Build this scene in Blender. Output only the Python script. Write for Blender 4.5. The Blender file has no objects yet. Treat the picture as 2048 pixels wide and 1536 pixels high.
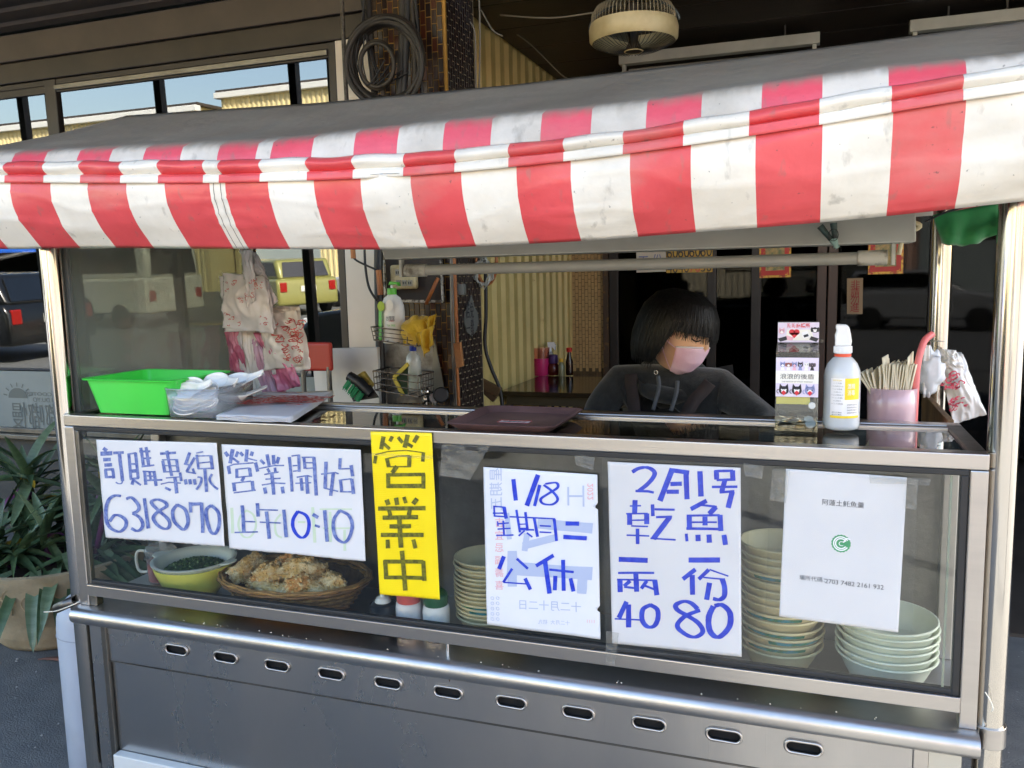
import bpy, bmesh, math, random
from mathutils import Vector, Matrix, noise
R = math.radians
random.seed(7)
sc = bpy.context.scene
# ---------------------------------------------------------------- camera, world, sun
T = 1.12                                    # counter top height; all z below are relative to it
CAM = Vector((-.3042, -1.6487, .3279)); PITCH, ROLL, YAW, F = .12557, -.023135, -.343677, 1675.23
_f = Vector((math.sin(YAW)*math.cos(PITCH), math.cos(YAW)*math.cos(PITCH), -math.sin(PITCH)))
_r0 = Vector((math.cos(YAW), -math.sin(YAW), 0)); _u0 = _r0.cross(_f)
_r = math.cos(ROLL)*_r0 + math.sin(ROLL)*_u0; _u = -math.sin(ROLL)*_r0 + math.cos(ROLL)*_u0
cam = bpy.data.cameras.new('camera'); co = bpy.data.objects.new('camera', cam); sc.collection.objects.link(co)
mw = Matrix((( _r.x, _u.x, -_f.x, CAM.x), (_r.y, _u.y, -_f.y, CAM.y), (_r.z, _u.z, -_f.z, CAM.z + T), (0, 0, 0, 1)))
co.matrix_world = mw
cam.sensor_width = 36; cam.lens = F/2048*36; cam.clip_start = .05; cam.clip_end = 500
sc.camera = co
SUN = Vector((.60, .45, .66)).normalized()
w = bpy.data.worlds.new('World'); sc.world = w; w.use_nodes = True
nt = w.node_tree; bg = nt.nodes['Background']
sky = nt.nodes.new('ShaderNodeTexSky'); sky.sky_type = 'NISHITA'; sky.sun_disc = False
sky.sun_elevation = math.asin(SUN.z); sky.sun_rotation = math.atan2(SUN.x, SUN.y)
sky.air_density = 1.2; sky.dust_density = 3.0
nt.links.new(sky.outputs[0], bg.inputs[0]); bg.inputs[1].default_value = .15
sl = bpy.data.lights.new('sun', 'SUN'); sl.energy = 5.0; sl.angle = R(.5); sl.color = (1, .93, .82)
so = bpy.data.objects.new('sun', sl); sc.collection.objects.link(so)
so.rotation_euler = SUN.to_track_quat('Z', 'Y').to_euler(); so.location = (0, 0, 20)
vs = sc.view_settings; vs.view_transform = 'Standard'; vs.look = 'None'; vs.gamma = 1; vs.use_curve_mapping = False
vs.exposure = 2.6
sc.cycles.use_denoising = True; sc.cycles.max_bounces = 10; sc.cycles.transparent_max_bounces = 24
sc.cycles.diffuse_bounces = 5; sc.cycles.glossy_bounces = 5; sc.cycles.sample_clamp_indirect = 6
sc.cycles.caustics_reflective = False; sc.cycles.caustics_refractive = False; sc.cycles.blur_glossy = .5

# ---------------------------------------------------------------- helpers
def ray(px, py): return _f + (px - 1024)/F*_r - (py - 768)/F*_u
def at(px, py, y):                          # point seen at a photo position, lying at depth y
    d = ray(px, py); return CAM + d*((y - CAM.y)/d.y)
def atz(px, py, z):
    d = ray(px, py); return CAM + d*((z - CAM.z)/d.z)
def atx(px, py, x):
    d = ray(px, py); return CAM + d*((x - CAM.x)/d.x)
def V(*a): return Vector(a)
def lerp(a, b, t): return a + (b - a)*t
def curve(pts, x):                          # piecewise linear, ends extended, slightly smoothed by caller
    for (x0, y0), (x1, y1) in zip(pts, pts[1:]):
        if x <= x1 or (x1, y1) == pts[-1]: return y0 + (y1 - y0)*(x - x0)/(x1 - x0)
def smooth(pts, n=6, closed=False):         # Catmull-Rom
    P = [Vector(p) for p in pts]; out = []
    m = len(P)
    for i in range(m if closed else m - 1):
        g = (lambda k: P[k % m]) if closed else (lambda k: P[max(0, min(m - 1, k))])
        a, b, c, d = g(i-1), g(i), g(i+1), g(i+2)
        for k in range(n):
            t = k/n
            out.append(.5*((2*b) + (c - a)*t + (2*a - 5*b + 4*c - d)*t*t + (3*b - a - 3*c + d)*t**3))
    if not closed: out.append(P[-1])
    return out
def nz(p, s=1.0): return noise.noise(Vector(p)*s)
def lin(c):
    c = c/255
    return c/12.92 if c <= .04045 else ((c + .055)/1.055)**2.4
def C(r, g, b): return (lin(r), lin(g), lin(b), 1)

class MB:
    def __init__(s): s.v = []; s.f = []; s.m = []; s.mi = 0
    def add(s, vs, fs):
        o = len(s.v); s.v += [tuple(p) for p in vs]
        for f in fs: s.f.append([i + o for i in f]); s.m.append(s.mi)
        return s
    def box(s, x0, x1, y0, y1, z0, z1):
        return s.add([(x, y, z) for z in (z0, z1) for y in (y0, y1) for x in (x0, x1)],
                     [(0, 2, 3, 1), (4, 5, 7, 6), (0, 1, 5, 4), (2, 6, 7, 3), (0, 4, 6, 2), (1, 3, 7, 5)])
    def hexa(s, b, t):                       # four bottom and four top corners
        return s.add(list(b) + list(t), [(3, 2, 1, 0), (4, 5, 6, 7), (0, 1, 5, 4), (1, 2, 6, 5), (2, 3, 7, 6), (3, 0, 4, 7)])
    def bar(s, a, b, w, h=None, up=(0, 0, 1)):
        a, b = Vector(a), Vector(b); h = h or w; d = (b - a).normalized(); up = Vector(up)
        if abs(d.dot(up)) > .95: up = Vector((0, 1, 0))
        x = d.cross(up).normalized()*w/2; z = x.normalized().cross(d).normalized()*h/2
        return s.hexa([a - x - z, a + x - z, a + x + z, a - x + z], [b - x - z, b + x - z, b + x + z, b - x + z])
    def tube(s, pts, r, n=8, closed=False, cap=True):
        P = [Vector(p) for p in pts]; m = len(P); rr = r if callable(r) else (lambda t: r)
        prev = None; rings = []
        for i in range(m):
            a = P[(i-1) % m] if closed else P[max(0, i-1)]; b = P[(i+1) % m] if closed else P[min(m-1, i+1)]
            d = (b - a); d = d.normalized() if d.length > 1e-9 else Vector((0, 0, 1))
            if prev is None:
                x = d.orthogonal().normalized()
            else:
                x = prev - d*prev.dot(d); x = x.normalized() if x.length > 1e-6 else d.orthogonal().normalized()
            prev = x; y = d.cross(x); q = rr(i/max(1, m-1))
            rings.append([P[i] + (x*math.cos(2*math.pi*k/n) + y*math.sin(2*math.pi*k/n))*q for k in range(n)])
        vs = [p for g in rings for p in g]; fs = []
        for i in range(m if closed else m - 1):
            j = (i+1) % m
            for k in range(n): fs.append((i*n + k, i*n + (k+1) % n, j*n + (k+1) % n, j*n + k))
        if cap and not closed: fs += [tuple(range(n-1, -1, -1)), tuple(range((m-1)*n, m*n))]
        return s.add(vs, fs)
    def cyl(s, a, b, r, r2=None, n=16):
        r2 = r if r2 is None else r2
        return s.tube([a, b], lambda t: lerp(r, r2, t), n)
    def lathe(s, prof, c=(0, 0, 0), n=24, sx=1, sy=1, cap=True, wob=None):
        vs = []; m = len(prof)
        for i, (r, z) in enumerate(prof):
            for k in range(n):
                a = 2*math.pi*k/n; q = r*(wob(a, z) if wob else 1)
                vs.append((c[0] + q*math.cos(a)*sx, c[1] + q*math.sin(a)*sy, c[2] + z))
        fs = [(i*n + k, i*n + (k+1) % n, (i+1)*n + (k+1) % n, (i+1)*n + k) for i in range(m-1) for k in range(n)]
        if cap: fs += [tuple(range(n-1, -1, -1)), tuple(range((m-1)*n, m*n))]
        return s.add(vs, fs)
    def grid(s, nu, nv, fn, flip=False):
        vs = [fn(i/nu, j/nv) for j in range(nv+1) for i in range(nu+1)]
        fs = []
        for j in range(nv):
            for i in range(nu):
                a = j*(nu+1) + i; q = (a, a+1, a+nu+2, a+nu+1)
                fs.append(q[::-1] if flip else q)
        return s.add(vs, fs)
    def prism(s, poly, d):                   # closed outline extruded by vector d
        P = [Vector(p) for p in poly]; d = Vector(d); n = len(P)
        return s.add(P + [p + d for p in P], [tuple(range(n-1, -1, -1)), tuple(range(n, 2*n))] + [(i, (i+1) % n, n + (i+1) % n, n + i) for i in range(n)])
    def disc(s, c, u, v, ru, rv=None, n=20):
        rv = rv or ru; c, u, v = Vector(c), Vector(u), Vector(v)
        return s.add([c + u*ru*math.cos(2*math.pi*k/n) + v*rv*math.sin(2*math.pi*k/n) for k in range(n)], [tuple(range(n))])
    def sphere(s, c, r, n=14, m=9, f=None):
        c = Vector(c); rx, ry, rz = r if isinstance(r, (tuple, list)) else (r, r, r)
        vs = []
        for j in range(m+1):
            t = math.pi*j/m
            for k in range(n):
                a = 2*math.pi*k/n; d = Vector((math.sin(t)*math.cos(a), math.sin(t)*math.sin(a), -math.cos(t)))
                q = f(d) if f else 1
                vs.append(c + Vector((d.x*rx, d.y*ry, d.z*rz))*q)
        return s.add(vs, [(j*n + k, j*n + (k+1) % n, (j+1)*n + (k+1) % n, (j+1)*n + k) for j in range(m) for k in range(n)])
    def build(s, name, mats, parent=None, sm=None, bev=0, solid=0, local=False, link=True, off=0, seg=2, weld=0):
        me = bpy.data.meshes.new(name)
        if local: vs = s.v
        else:
            o = Vector((0, 0, -T)); p = parent
            while p: o += p.location; p = p.parent
            vs = [(a - o.x, b - o.y, c - o.z) for a, b, c in s.v]
        me.from_pydata(vs, [], s.f)
        for m in (mats if isinstance(mats, (list, tuple)) else [mats]): me.materials.append(m)
        me.polygons.foreach_set('material_index', s.m)
        me.update()
        if sm is not None:
            me.shade_smooth()
            if sm < 180: me.set_sharp_from_angle(angle=R(sm))
        ob = bpy.data.objects.new(name, me); sc.collection.objects.link(ob)
        if parent: ob.parent = parent
        if weld: ob.modifiers.new('weld', 'WELD').merge_threshold = weld
        if solid:
            md = ob.modifiers.new('thick', 'SOLIDIFY'); md.thickness = solid; md.offset = off
        if bev:
            md = ob.modifiers.new('bevel', 'BEVEL'); md.width = bev; md.segments = seg; md.limit_method = 'ANGLE'; md.angle_limit = R(35)
        return ob
def tag(o, label, cat=None, group=None, kind=None):
    o['label'] = label
    if cat: o['category'] = cat
    if group: o['group'] = group
    if kind: o['kind'] = kind
    return o
def thing(name, label, cat, loc=(0, 0, 0), group=None, rot=(0, 0, 0)):
    o = bpy.data.objects.new(name, None); sc.collection.objects.link(o); o.empty_display_size = .1
    o.location = (loc[0], loc[1], loc[2] + T); o.rotation_euler = rot
    return tag(o, label, cat, group)
def struct(o): o['kind'] = 'structure'; return o
def stuff(o): o['kind'] = 'stuff'; return o
def dup(o, parent=None):
    c = o.copy(); sc.collection.objects.link(c); c.parent = parent
    for ch in list(o.children): dup(ch, c)
    return c
ORD = ['first', 'second', 'third', 'fourth', 'fifth', 'sixth', 'seventh', 'eighth', 'ninth', 'tenth', 'eleventh', 'twelfth', 'thirteenth', 'fourteenth', 'fifteenth', 'sixteenth', 'seventeenth', 'eighteenth', 'nineteenth', 'twentieth']

def text(body, origin, u, v, size, m, parent, name='lettering', width=None, off=.0006, align='CENTER', mirror=False, space=1.0, bold=0, warp=None):
    """flat print; origin = centre of the text, u right, v up"""
    c = bpy.data.curves.new('t', 'FONT'); c.body = body; c.align_x = align; c.align_y = 'CENTER'; c.size = 1; c.space_line = space; c.offset = bold
    o = bpy.data.objects.new('t', c); sc.collection.objects.link(o)
    bpy.context.view_layer.update()
    me = bpy.data.meshes.new_from_object(o.evaluated_get(bpy.context.evaluated_depsgraph_get()))
    bpy.data.objects.remove(o); bpy.data.curves.remove(c)
    u, v = Vector(u).normalized(), Vector(v).normalized(); n = u.cross(v)
    xs = [p.co.x for p in me.vertices]; cx = (min(xs) + max(xs))/2 if align == 'CENTER' else 0
    ys = [p.co.y for p in me.vertices]; cy = (min(ys) + max(ys))/2
    sx = size if width is None else width/(max(xs) - min(xs))
    mb = MB(); org = Vector(origin) + n*off
    P_ = [org + u*((p.co.x - cx)*sx*(-1 if mirror else 1)) + v*((p.co.y - cy)*size) for p in me.vertices]
    if warp: P_ = [warp(p) for p in P_]
    mb.add(P_, [tuple(p.vertices) for p in me.polygons])
    bpy.data.meshes.remove(me)
    return mb.build(name, m, parent)

# ---------------------------------------------------------------- materials
def mat(name, col, rough=.5, metal=0., col2=None, ns=6., lo=.4, hi=.65, bump=0., bs=30., st=(1, 1, 1), spec=.5, rv=0., coat=0., sheen=0., detail=4., sss=0.):
    m = bpy.data.materials.new(name); m.use_nodes = True; t = m.node_tree; b = t.nodes['Principled BSDF']
    b.inputs['Roughness'].default_value = rough; b.inputs['Metallic'].default_value = metal
    b.inputs['Specular IOR Level'].default_value = spec; b.inputs['Base Color'].default_value = col
    if coat: b.inputs['Coat Weight'].default_value = coat; b.inputs['Coat Roughness'].default_value = .1
    if sheen: b.inputs['Sheen Weight'].default_value = sheen
    if sss: b.inputs['Subsurface Weight'].default_value = sss; b.inputs['Subsurface Radius'].default_value = (.01, .008, .006)
    L = t.links.new
    if col2 or bump or rv:
        tc = t.nodes.new('ShaderNodeTexCoord'); mp = t.nodes.new('ShaderNodeMapping'); mp.inputs['Scale'].default_value = st
        L(tc.outputs['Object'], mp.inputs['Vector'])
    if col2 or rv:
        n = t.nodes.new('ShaderNodeTexNoise'); n.inputs['Scale'].default_value = ns; n.inputs['Detail'].default_value = detail; n.inputs['Roughness'].default_value = .6
        L(mp.outputs[0], n.inputs['Vector'])
        r = t.nodes.new('ShaderNodeMapRange'); r.inputs[1].default_value = lo; r.inputs[2].default_value = hi; L(n.outputs['Fac'], r.inputs[0])
        if col2:
            x = t.nodes.new('ShaderNodeMix'); x.data_type = 'RGBA'; L(r.outputs[0], x.inputs['Factor'])
            x.inputs['A'].default_value = col; x.inputs['B'].default_value = col2; L(x.outputs['Result'], b.inputs['Base Color'])
        if rv:
            q = t.nodes.new('ShaderNodeMapRange'); q.inputs[3].default_value = rough - rv; q.inputs[4].default_value = rough + rv
            L(r.outputs[0], q.inputs[0]); L(q.outputs[0], b.inputs['Roughness'])
    if bump:
        n2 = t.nodes.new('ShaderNodeTexNoise'); n2.inputs['Scale'].default_value = bs; n2.inputs['Detail'].default_value = 3
        L(mp.outputs[0], n2.inputs['Vector'])
        bp = t.nodes.new('ShaderNodeBump'); bp.inputs['Strength'].default_value = bump; bp.inputs['Distance'].default_value = .01
        L(n2.outputs['Fac'], bp.inputs['Height']); L(bp.outputs[0], b.inputs['Normal'])
    return m
def film(name, tint=(1, 1, 1, 1), refl=.08, rough=.02, haze=0., hazecol=(.6, .6, .6, 1), fres=True, bump=0., bs=60.):
    """clear sheet: see-through plus mirror reflection, optionally milky"""
    m = bpy.data.materials.new(name); m.use_nodes = True; t = m.node_tree; t.nodes.remove(t.nodes['Principled BSDF']); L = t.links.new
    out = t.nodes['Material Output']; tr = t.nodes.new('ShaderNodeBsdfTransparent'); tr.inputs[0].default_value = tint
    gl = t.nodes.new('ShaderNodeBsdfGlossy'); gl.inputs['Roughness'].default_value = rough
    last = tr.outputs[0]
    if haze:
        df = t.nodes.new('ShaderNodeBsdfDiffuse'); df.inputs[0].default_value = hazecol
        tl = t.nodes.new('ShaderNodeBsdfTranslucent'); tl.inputs[0].default_value = hazecol
        h = t.nodes.new('ShaderNodeMixShader'); h.inputs[0].default_value = .22; L(df.outputs[0], h.inputs[1]); L(tl.outputs[0], h.inputs[2])
        hm = t.nodes.new('ShaderNodeMixShader'); hm.inputs[0].default_value = haze; L(last, hm.inputs[1]); L(h.outputs[0], hm.inputs[2]); last = hm.outputs[0]
    mx = t.nodes.new('ShaderNodeMixShader')
    if fres:
        lw = t.nodes.new('ShaderNodeLayerWeight'); lw.inputs[0].default_value = .5
        pw = t.nodes.new('ShaderNodeMath'); pw.operation = 'POWER'; pw.inputs[1].default_value = 4.; L(lw.outputs['Facing'], pw.inputs[0])
        ma = t.nodes.new('ShaderNodeMath'); ma.operation = 'MULTIPLY_ADD'; ma.inputs[1].default_value = .9; ma.inputs[2].default_value = refl + .025; ma.use_clamp = True
        L(pw.outputs[0], ma.inputs[0]); L(ma.outputs[0], mx.inputs[0])
    else: mx.inputs[0].default_value = refl
    L(last, mx.inputs[1]); L(gl.outputs[0], mx.inputs[2]); L(mx.outputs[0], out.inputs[0])
    if bump:
        n2 = t.nodes.new('ShaderNodeTexNoise'); n2.inputs['Scale'].default_value = bs; n2.inputs['Detail'].default_value = 3
        tc = t.nodes.new('ShaderNodeTexCoord'); L(tc.outputs['Object'], n2.inputs['Vector'])
        bp = t.nodes.new('ShaderNodeBump'); bp.inputs['Strength'].default_value = bump; bp.inputs['Distance'].default_value = .01
        L(n2.outputs['Fac'], bp.inputs['Height']); L(bp.outputs[0], gl.inputs['Normal'])
    return m
def plastic(name, col, alpha=.35, rough=.25, refl=.05):
    """milky translucent plastic"""
    return film(name, (1, 1, 1, 1), refl, rough, 1 - alpha, col)

steel = mat('brushed_steel', C(186, 182, 178), .34, 1., C(170, 166, 163), 14, .3, .7, .03, 120, (.05, 1, 1), rv=.05)
def sheetmetal(name, c1, c2, rough, big):
    """stainless sheet: vertical grain, grease film, faint oil-canning"""
    m = mat(name, c1, rough, 1., c2, 2.2, .35, .7, 0, 30, (.7, 1, .35), rv=.09, detail=7); t = m.node_tree; L = t.links.new; b = t.nodes['Principled BSDF']
    tc = t.nodes.new('ShaderNodeTexCoord'); h = None
    for sc_, st, dist, strn in ((1.0, (3.0, 1, 1.1), .02, big), (1.0, (420, 60, 6), .0008, .25), (9., (1, 1, .4), .002, .03)):
        mp = t.nodes.new('ShaderNodeMapping'); mp.inputs['Scale'].default_value = st; L(tc.outputs['Object'], mp.inputs[0])
        n = t.nodes.new('ShaderNodeTexNoise'); n.inputs['Scale'].default_value = sc_; n.inputs['Detail'].default_value = 2; L(mp.outputs[0], n.inputs['Vector'])
        bp = t.nodes.new('ShaderNodeBump'); bp.inputs['Strength'].default_value = strn; bp.inputs['Distance'].default_value = dist; L(n.outputs['Fac'], bp.inputs['Height'])
        if h: L(h, bp.inputs['Normal'])
        h = bp.outputs[0]
    L(h, b.inputs['Normal']); return m
steel_front = sheetmetal('steel_sheet', C(196, 194, 192), C(176, 174, 172), .32, .4)
steel_dark = mat('dull_steel', C(120, 118, 114), .42, 1., C(95, 92, 88), 5, .4, .7, .1, 60)
chrome = mat('polished_tube', C(205, 200, 192), .16, 1., C(180, 172, 160), 12, .4, .8, .08, 8, (1, 1, .15), rv=.05)
gasket = mat('black_rubber', C(28, 29, 31), .55)
glass = film('clear_glass', (.93, .95, .94, 1), .02, .01)
glass_top = film('counter_glass', (.45, .47, .46, 1), .05, .015)
glass_side = film('scuffed_side_glass', (.62, .65, .58, 1), .05, .12, .34, (.42, .43, .38, 1), bump=.15, bs=8)
ink_fade = mat('faded_blue_ink', C(58, 78, 150), .5, 0, C(125, 142, 190), 90, .35, .7)
ink_blue = mat('blue_marker_ink', C(20, 44, 178), .4, 0, C(52, 84, 205), 60, .4, .75)
ink_green = mat('pale_green_ink', C(190, 206, 180), .6)
ink_black = mat('black_marker_ink', C(62, 62, 20), .5, 0, C(125, 122, 22), 140, .35, .7)
ink_print = mat('black_print', C(52, 54, 60), .6)
ink_pale = mat('show_through_print', C(166, 177, 204), .7)
ink_rose = mat('show_through_red', C(218, 158, 166), .7)
ink_red = mat('red_print', C(196, 62, 58), .5, 0, C(222, 120, 110), 60, .4, .75)
paper = mat('white_paper', C(213, 213, 214), .6, 0, C(202, 203, 206), 3, .4, .7, .06, 12)
yellow_board = mat('yellow_corrugated_plastic', C(238, 214, 18), .38, 0, C(228, 200, 14), 4, .4, .7)
# ================================================================ SETTING
asphalt = mat('asphalt', C(92, 94, 94), .85, 0, C(110, 111, 110), 9, .35, .7, .5, 160)
t_ = asphalt.node_tree                       # scattered pale grit
vo = t_.nodes.new('ShaderNodeTexVoronoi'); vo.inputs['Scale'].default_value = 26
tc_ = t_.nodes.new('ShaderNodeTexCoord'); t_.links.new(tc_.outputs['Object'], vo.inputs['Vector'])
mr_ = t_.nodes.new('ShaderNodeMapRange'); mr_.inputs[1].default_value = .05; mr_.inputs[2].default_value = .09; mr_.inputs[3].default_value = 1; mr_.inputs[4].default_value = 0
t_.links.new(vo.outputs['Distance'], mr_.inputs[0])
mx_ = t_.nodes.new('ShaderNodeMix'); mx_.data_type = 'RGBA'; mx_.inputs['B'].default_value = C(150, 150, 148)
b_ = t_.nodes['Principled BSDF']; prev_ = b_.inputs['Base Color'].links[0].from_socket
t_.links.new(prev_, mx_.inputs['A']); t_.links.new(mr_.outputs[0], mx_.inputs['Factor']); t_.links.new(mx_.outputs['Result'], b_.inputs['Base Color'])
G = -T
struct(tag(MB().grid(4, 4, lambda u, v: (lerp(-150, 150, u), lerp(-150, 150, v), G)).build('ground', asphalt), 'dark grey asphalt ground in front of the shop'))
brown_alu = mat('brown_aluminium', C(48, 42, 38), .45, .2, C(36, 32, 29), 4, .4, .7)
grey_sheet = mat('grey_brown_sheet', C(74, 66, 60), .55, .1, C(60, 54, 50), 3, .35, .7, .05, 20)
beige_wall = mat('cream_wall_panel', C(214, 204, 190), .6, 0, C(198, 188, 172), 2, .4, .75)
dark_wood = mat('dark_stained_wood', C(46, 36, 26), .55, 0, C(34, 26, 19), 5, .35, .7, .15, 40, (.2, 2, 2))
dark_conc = mat('dark_plinth', C(70, 72, 72), .8, 0, C(54, 56, 56), 4, .35, .7, .2, 40)
FY = 1.95

# ---- the shop building: plinth, wall panel, header, unseen upper block for shading
shop = thing('shop_building', 'shop building with dark window front, cream wall strip and brown header behind the cart', 'building', (-4, 2.2, G))
MB().box(-9, -2.245, FY + .03, FY + .16, G, -.535).build('plinth', dark_conc, shop)
MB().box(-9, -2.44, FY - .05, FY + .16, -.535, -.51).build('window_sill', steel_dark, shop, bev=.003)
MB().box(-2.432, -2.24, FY - .01, FY + .15, G, 1.45).build('wall_panel', beige_wall, shop, bev=.004)
MB().box(-2.432, -2.24, FY + .15, FY + 3.08, G, 1.9).build('partition_wall', beige_wall, shop)
MB().box(-9, -2.243, FY - .012, FY + .14, 1.452, 1.56).build('header_trim', brown_alu, shop, bev=.006)
MB().box(-9, -2.243, FY - .03, FY + .14, 1.562, 1.70).build('header_board', grey_sheet, shop, bev=.005)
MB().box(-12, 2.8, FY + .1, 9, 1.92, 6.2).build('upper_shade_block', mat('shade_block_wall', C(150, 146, 138), .8, 0, C(128, 124, 116), 2), shop)  # unseen block added to shade the cart; right end lets sun past
MB().box(-9, -2.44, 5.2, 5.4, G, 1.9).build('room_wall', mat('dim_room_wall', C(60, 58, 54), .8), shop)
MB().box(-9, -2.44, FY + .16, 5.4, G, G + .02).build('room_floor', dark_conc, shop)
MB().box(-9.1, -9, FY + .1, 5.4, G, 1.9).build('end_wall', dark_conc, shop)
# ---- window with two big lights: clear above, frosted film with lettering below
win = thing('shop_window', 'large dark shop window reflecting parked cars, sky and yellow buildings', 'window', (-4.2, FY, -.51))
wglass = film('reflecting_window_glass', (.30, .33, .30, 1), .145, .004)
frost = mat('frosted_film', C(128, 140, 142), .35, 0, C(112, 124, 126), 2, .4, .7)
for x0, x1 in ((-4.165, -2.475), (-6.6, -4.245)):
    MB().hexa([V(x0 + .02, FY + .052, -.478), V(x1 - .02, FY + .052, -.478), V(x1 - .02, FY + .056, -.478), V(x0 + .02, FY + .056, -.478)], [V(x0 + .02, FY + .012, 1.378), V(x1 - .02, FY + .012, 1.378), V(x1 - .02, FY + .016, 1.378), V(x0 + .02, FY + .016, 1.378)]).build('pane', wglass, win)
    MB().box(x0 + .02, x1 - .02, FY + .026, FY + .0285, -.48, -.145).build('frosted_film', frost, win)
    MB().box(x0, x1, FY, FY + .06, 1.38, 1.42).build('frame_top', brown_alu, win, bev=.003)
    MB().box(x0, x1, FY, FY + .06, -.508, -.48).build('frame_bottom', steel_dark, win, bev=.003)
for x0, x1 in ((-2.475, -2.435), (-4.245, -4.165), (-6.65, -6.6)):
    MB().box(x0, x1, FY - .004, FY + .07, -.508, 1.45).build('mullion', brown_alu, win, bev=.004)
MB().box(-6.6, -2.475, FY + .002, FY + .07, 1.421, 1.45).build('frame_head', brown_alu, win, bev=.003)
MB().box(-4.165, -2.475, FY - .015, FY - .004, 1.39, 1.415).build('window_track', steel_dark, win, bev=.002)
ink_film = mat('grey_window_lettering', C(88, 98, 99), .5)
p = at(70, 790, FY + .02)
text('嘟嘟慢', at(72, 832, FY + .024), (1, 0, 0), (0, 0, 1), .17, ink_film, win, mirror=True, width=.38)
text('DU.DU.YO', at(92, 800, FY + .024), (1, 0, 0), (0, 0, 1), .036, ink_film, win, mirror=True, width=.2)
text('SCOOTERS', at(78, 788, FY + .024), (1, 0, 0), (0, 0, 1), .03, ink_film, win, mirror=True, width=.24)
mb = MB(); c0 = at(36, 796, FY + .0235)
mb.add([c0] + [c0 + V(.075*math.cos(a), 0, .06*math.sin(a)) for a in [math.pi*k/16 for k in range(17)]], [(0, i+2, i+1) for i in range(16)])
for k in range(7):
    a = math.pi*(k + .5)/7; d = V(math.cos(a), 0, .8*math.sin(a)); q = V(-d.z, 0, d.x)*.004
    mb.add([c0 + d*.085 - q, c0 + d*.085 + q, c0 + d*.115 + q, c0 + d*.115 - q], [(0, 1, 2, 3)])
mb.build('sun_emblem', ink_film, win)

# ---- tiled pillar
pil = thing('tiled_pillar', 'brown glazed tile pillar with yellowish joints between window and doorway', 'pillar', (-2.05, 2.12, G))
PX0, PX1, PY0, PY1 = -2.238, -1.872, FY + .004, 2.30
grout = mat('ochre_grout', C(178, 138, 66), .8, 0, C(96, 76, 42), 5, .4, .7)
tile_ms = [mat('glazed_brown_tile', C(58, 36, 28), .3, 0, C(38, 24, 20), 8, .4, .7, .1, 14),
           mat('glazed_dark_tile', C(40, 28, 25), .28, 0, C(28, 20, 20), 8, .4, .7, .1, 14),
           mat('glazed_rust_tile', C(84, 44, 28), .3, 0, C(58, 32, 24), 8, .4, .7, .1, 14)]
MB().box(PX0, PX1, PY0, PY1, G, 1.9).build('core', grout, pil)
MB().box(PX1 - .006, PX1 + .004, PY0 - .006, PY0 + .006, G, 1.9).build('corner_strip', mat('ochre_corner', C(168, 124, 48), .5), pil)
tw, th, gp = .0272, .061, .0046
tms = []
for m in tile_ms:
    q = MB().box(0, tw - gp, -.004, 0, 0, th - gp); me = q.build('tile', m, local=True, bev=.0008); tms.append(me.data); me_ob = me; bpy.data.objects.remove(me)
rest = MB(); n_t = 0
ncol = int((PX1 - PX0 - .008)/tw)
for c in range(ncol + 1):
    x = PX0 + .003 + c*tw
    if x + tw > PX1 - .004: continue
    r = 0; z = G + (th/2 if c % 2 else 0)
    while z < 1.86:
        seen = (z > 1.12 and z < 1.78) or (-.35 < z < .5 and x > -2.16)
        if seen and n_t < 290:
            o = bpy.data.objects.new('tile', random.choices(tms, (5, 4, 1))[0]); sc.collection.objects.link(o); o.parent = pil
            o.location = Vector((x, PY0, z)) - Vector((-2.05, 2.12, G)); n_t += 1
            o.rotation_euler = (random.uniform(-.02, .02), 0, random.uniform(-.02, .02))
        else: rest.box(x, x + tw - gp, PY0 - .004, PY0 + .001, z, z + th - gp)
        z += th
stuff(rest.build('tile_field', tile_ms[1], pil))
MB().box(PX1 - .0005, PX1 + .0008, PY0 + .006, PY1 - .002, G, 1.88).build('side_joint', mat('pale_joint', C(150, 138, 112), .8), pil)
side = MB(); k = 0; y = PY0 + .008
while y + tw < PY1:                           # right flank, seen foreshortened
    z = G + (th/2 if k % 2 else 0)
    while z < 1.86:
        side.box(PX1 - .001, PX1 + .004, y, y + tw - gp, z, z + th - gp); z += th
    y += tw; k += 1
stuff(side.build('side_tile_field', tile_ms[1], pil, bev=.0006, seg=1))

# ---- interior of the open shop
cream_corr = mat('cream_corrugated_metal', C(208, 186, 118), .5, 0, C(190, 168, 104), 3, .35, .7, .04, 15)
mb = MB(); prof = []; y = 2.30; 
while y < 5.03:
    prof += [(y, 0), (y + .072, 0), (y + .088, .03), (y + .145, .03)]; y += .161
prof.append((5.03, 0))
mb.add([(-2.15 - d, yy, z) for z in (G, 1.9) for yy, d in prof], [(i, len(prof) + i, len(prof) + i + 1, i + 1) for i in range(len(prof) - 1)])
for yy, zz in ((3.35, .38), (3.62, .33), (4.0, .31), (4.2, .02), (3.3, -.05), (4.6, .5), (3.75, .1)): mb.cyl((-2.15, yy, zz), (-2.144, yy, zz), .006, n=8)
cw = struct(tag(mb.build('corrugated_wall', cream_corr, solid=.002), 'cream corrugated metal side wall inside the shop'))
bw = struct(tag(MB().box(-2.2, -1.84, 5.03, 5.15, G, 1.9).build('back_wall', mat('tile_joint', C(60, 48, 34), .8)), 'back wall with small cream tiles beside dark glass doors'))
ct = mat('cream_mosaic_tile', C(186, 156, 108), .3, 0, C(170, 140, 95), 20, .35, .7)
cd = mat('brown_mosaic_tile', C(96, 78, 54), .4, 0, C(80, 64, 44), 20, .35, .7)
mb = MB(); k = 0; x = -2.15
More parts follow.
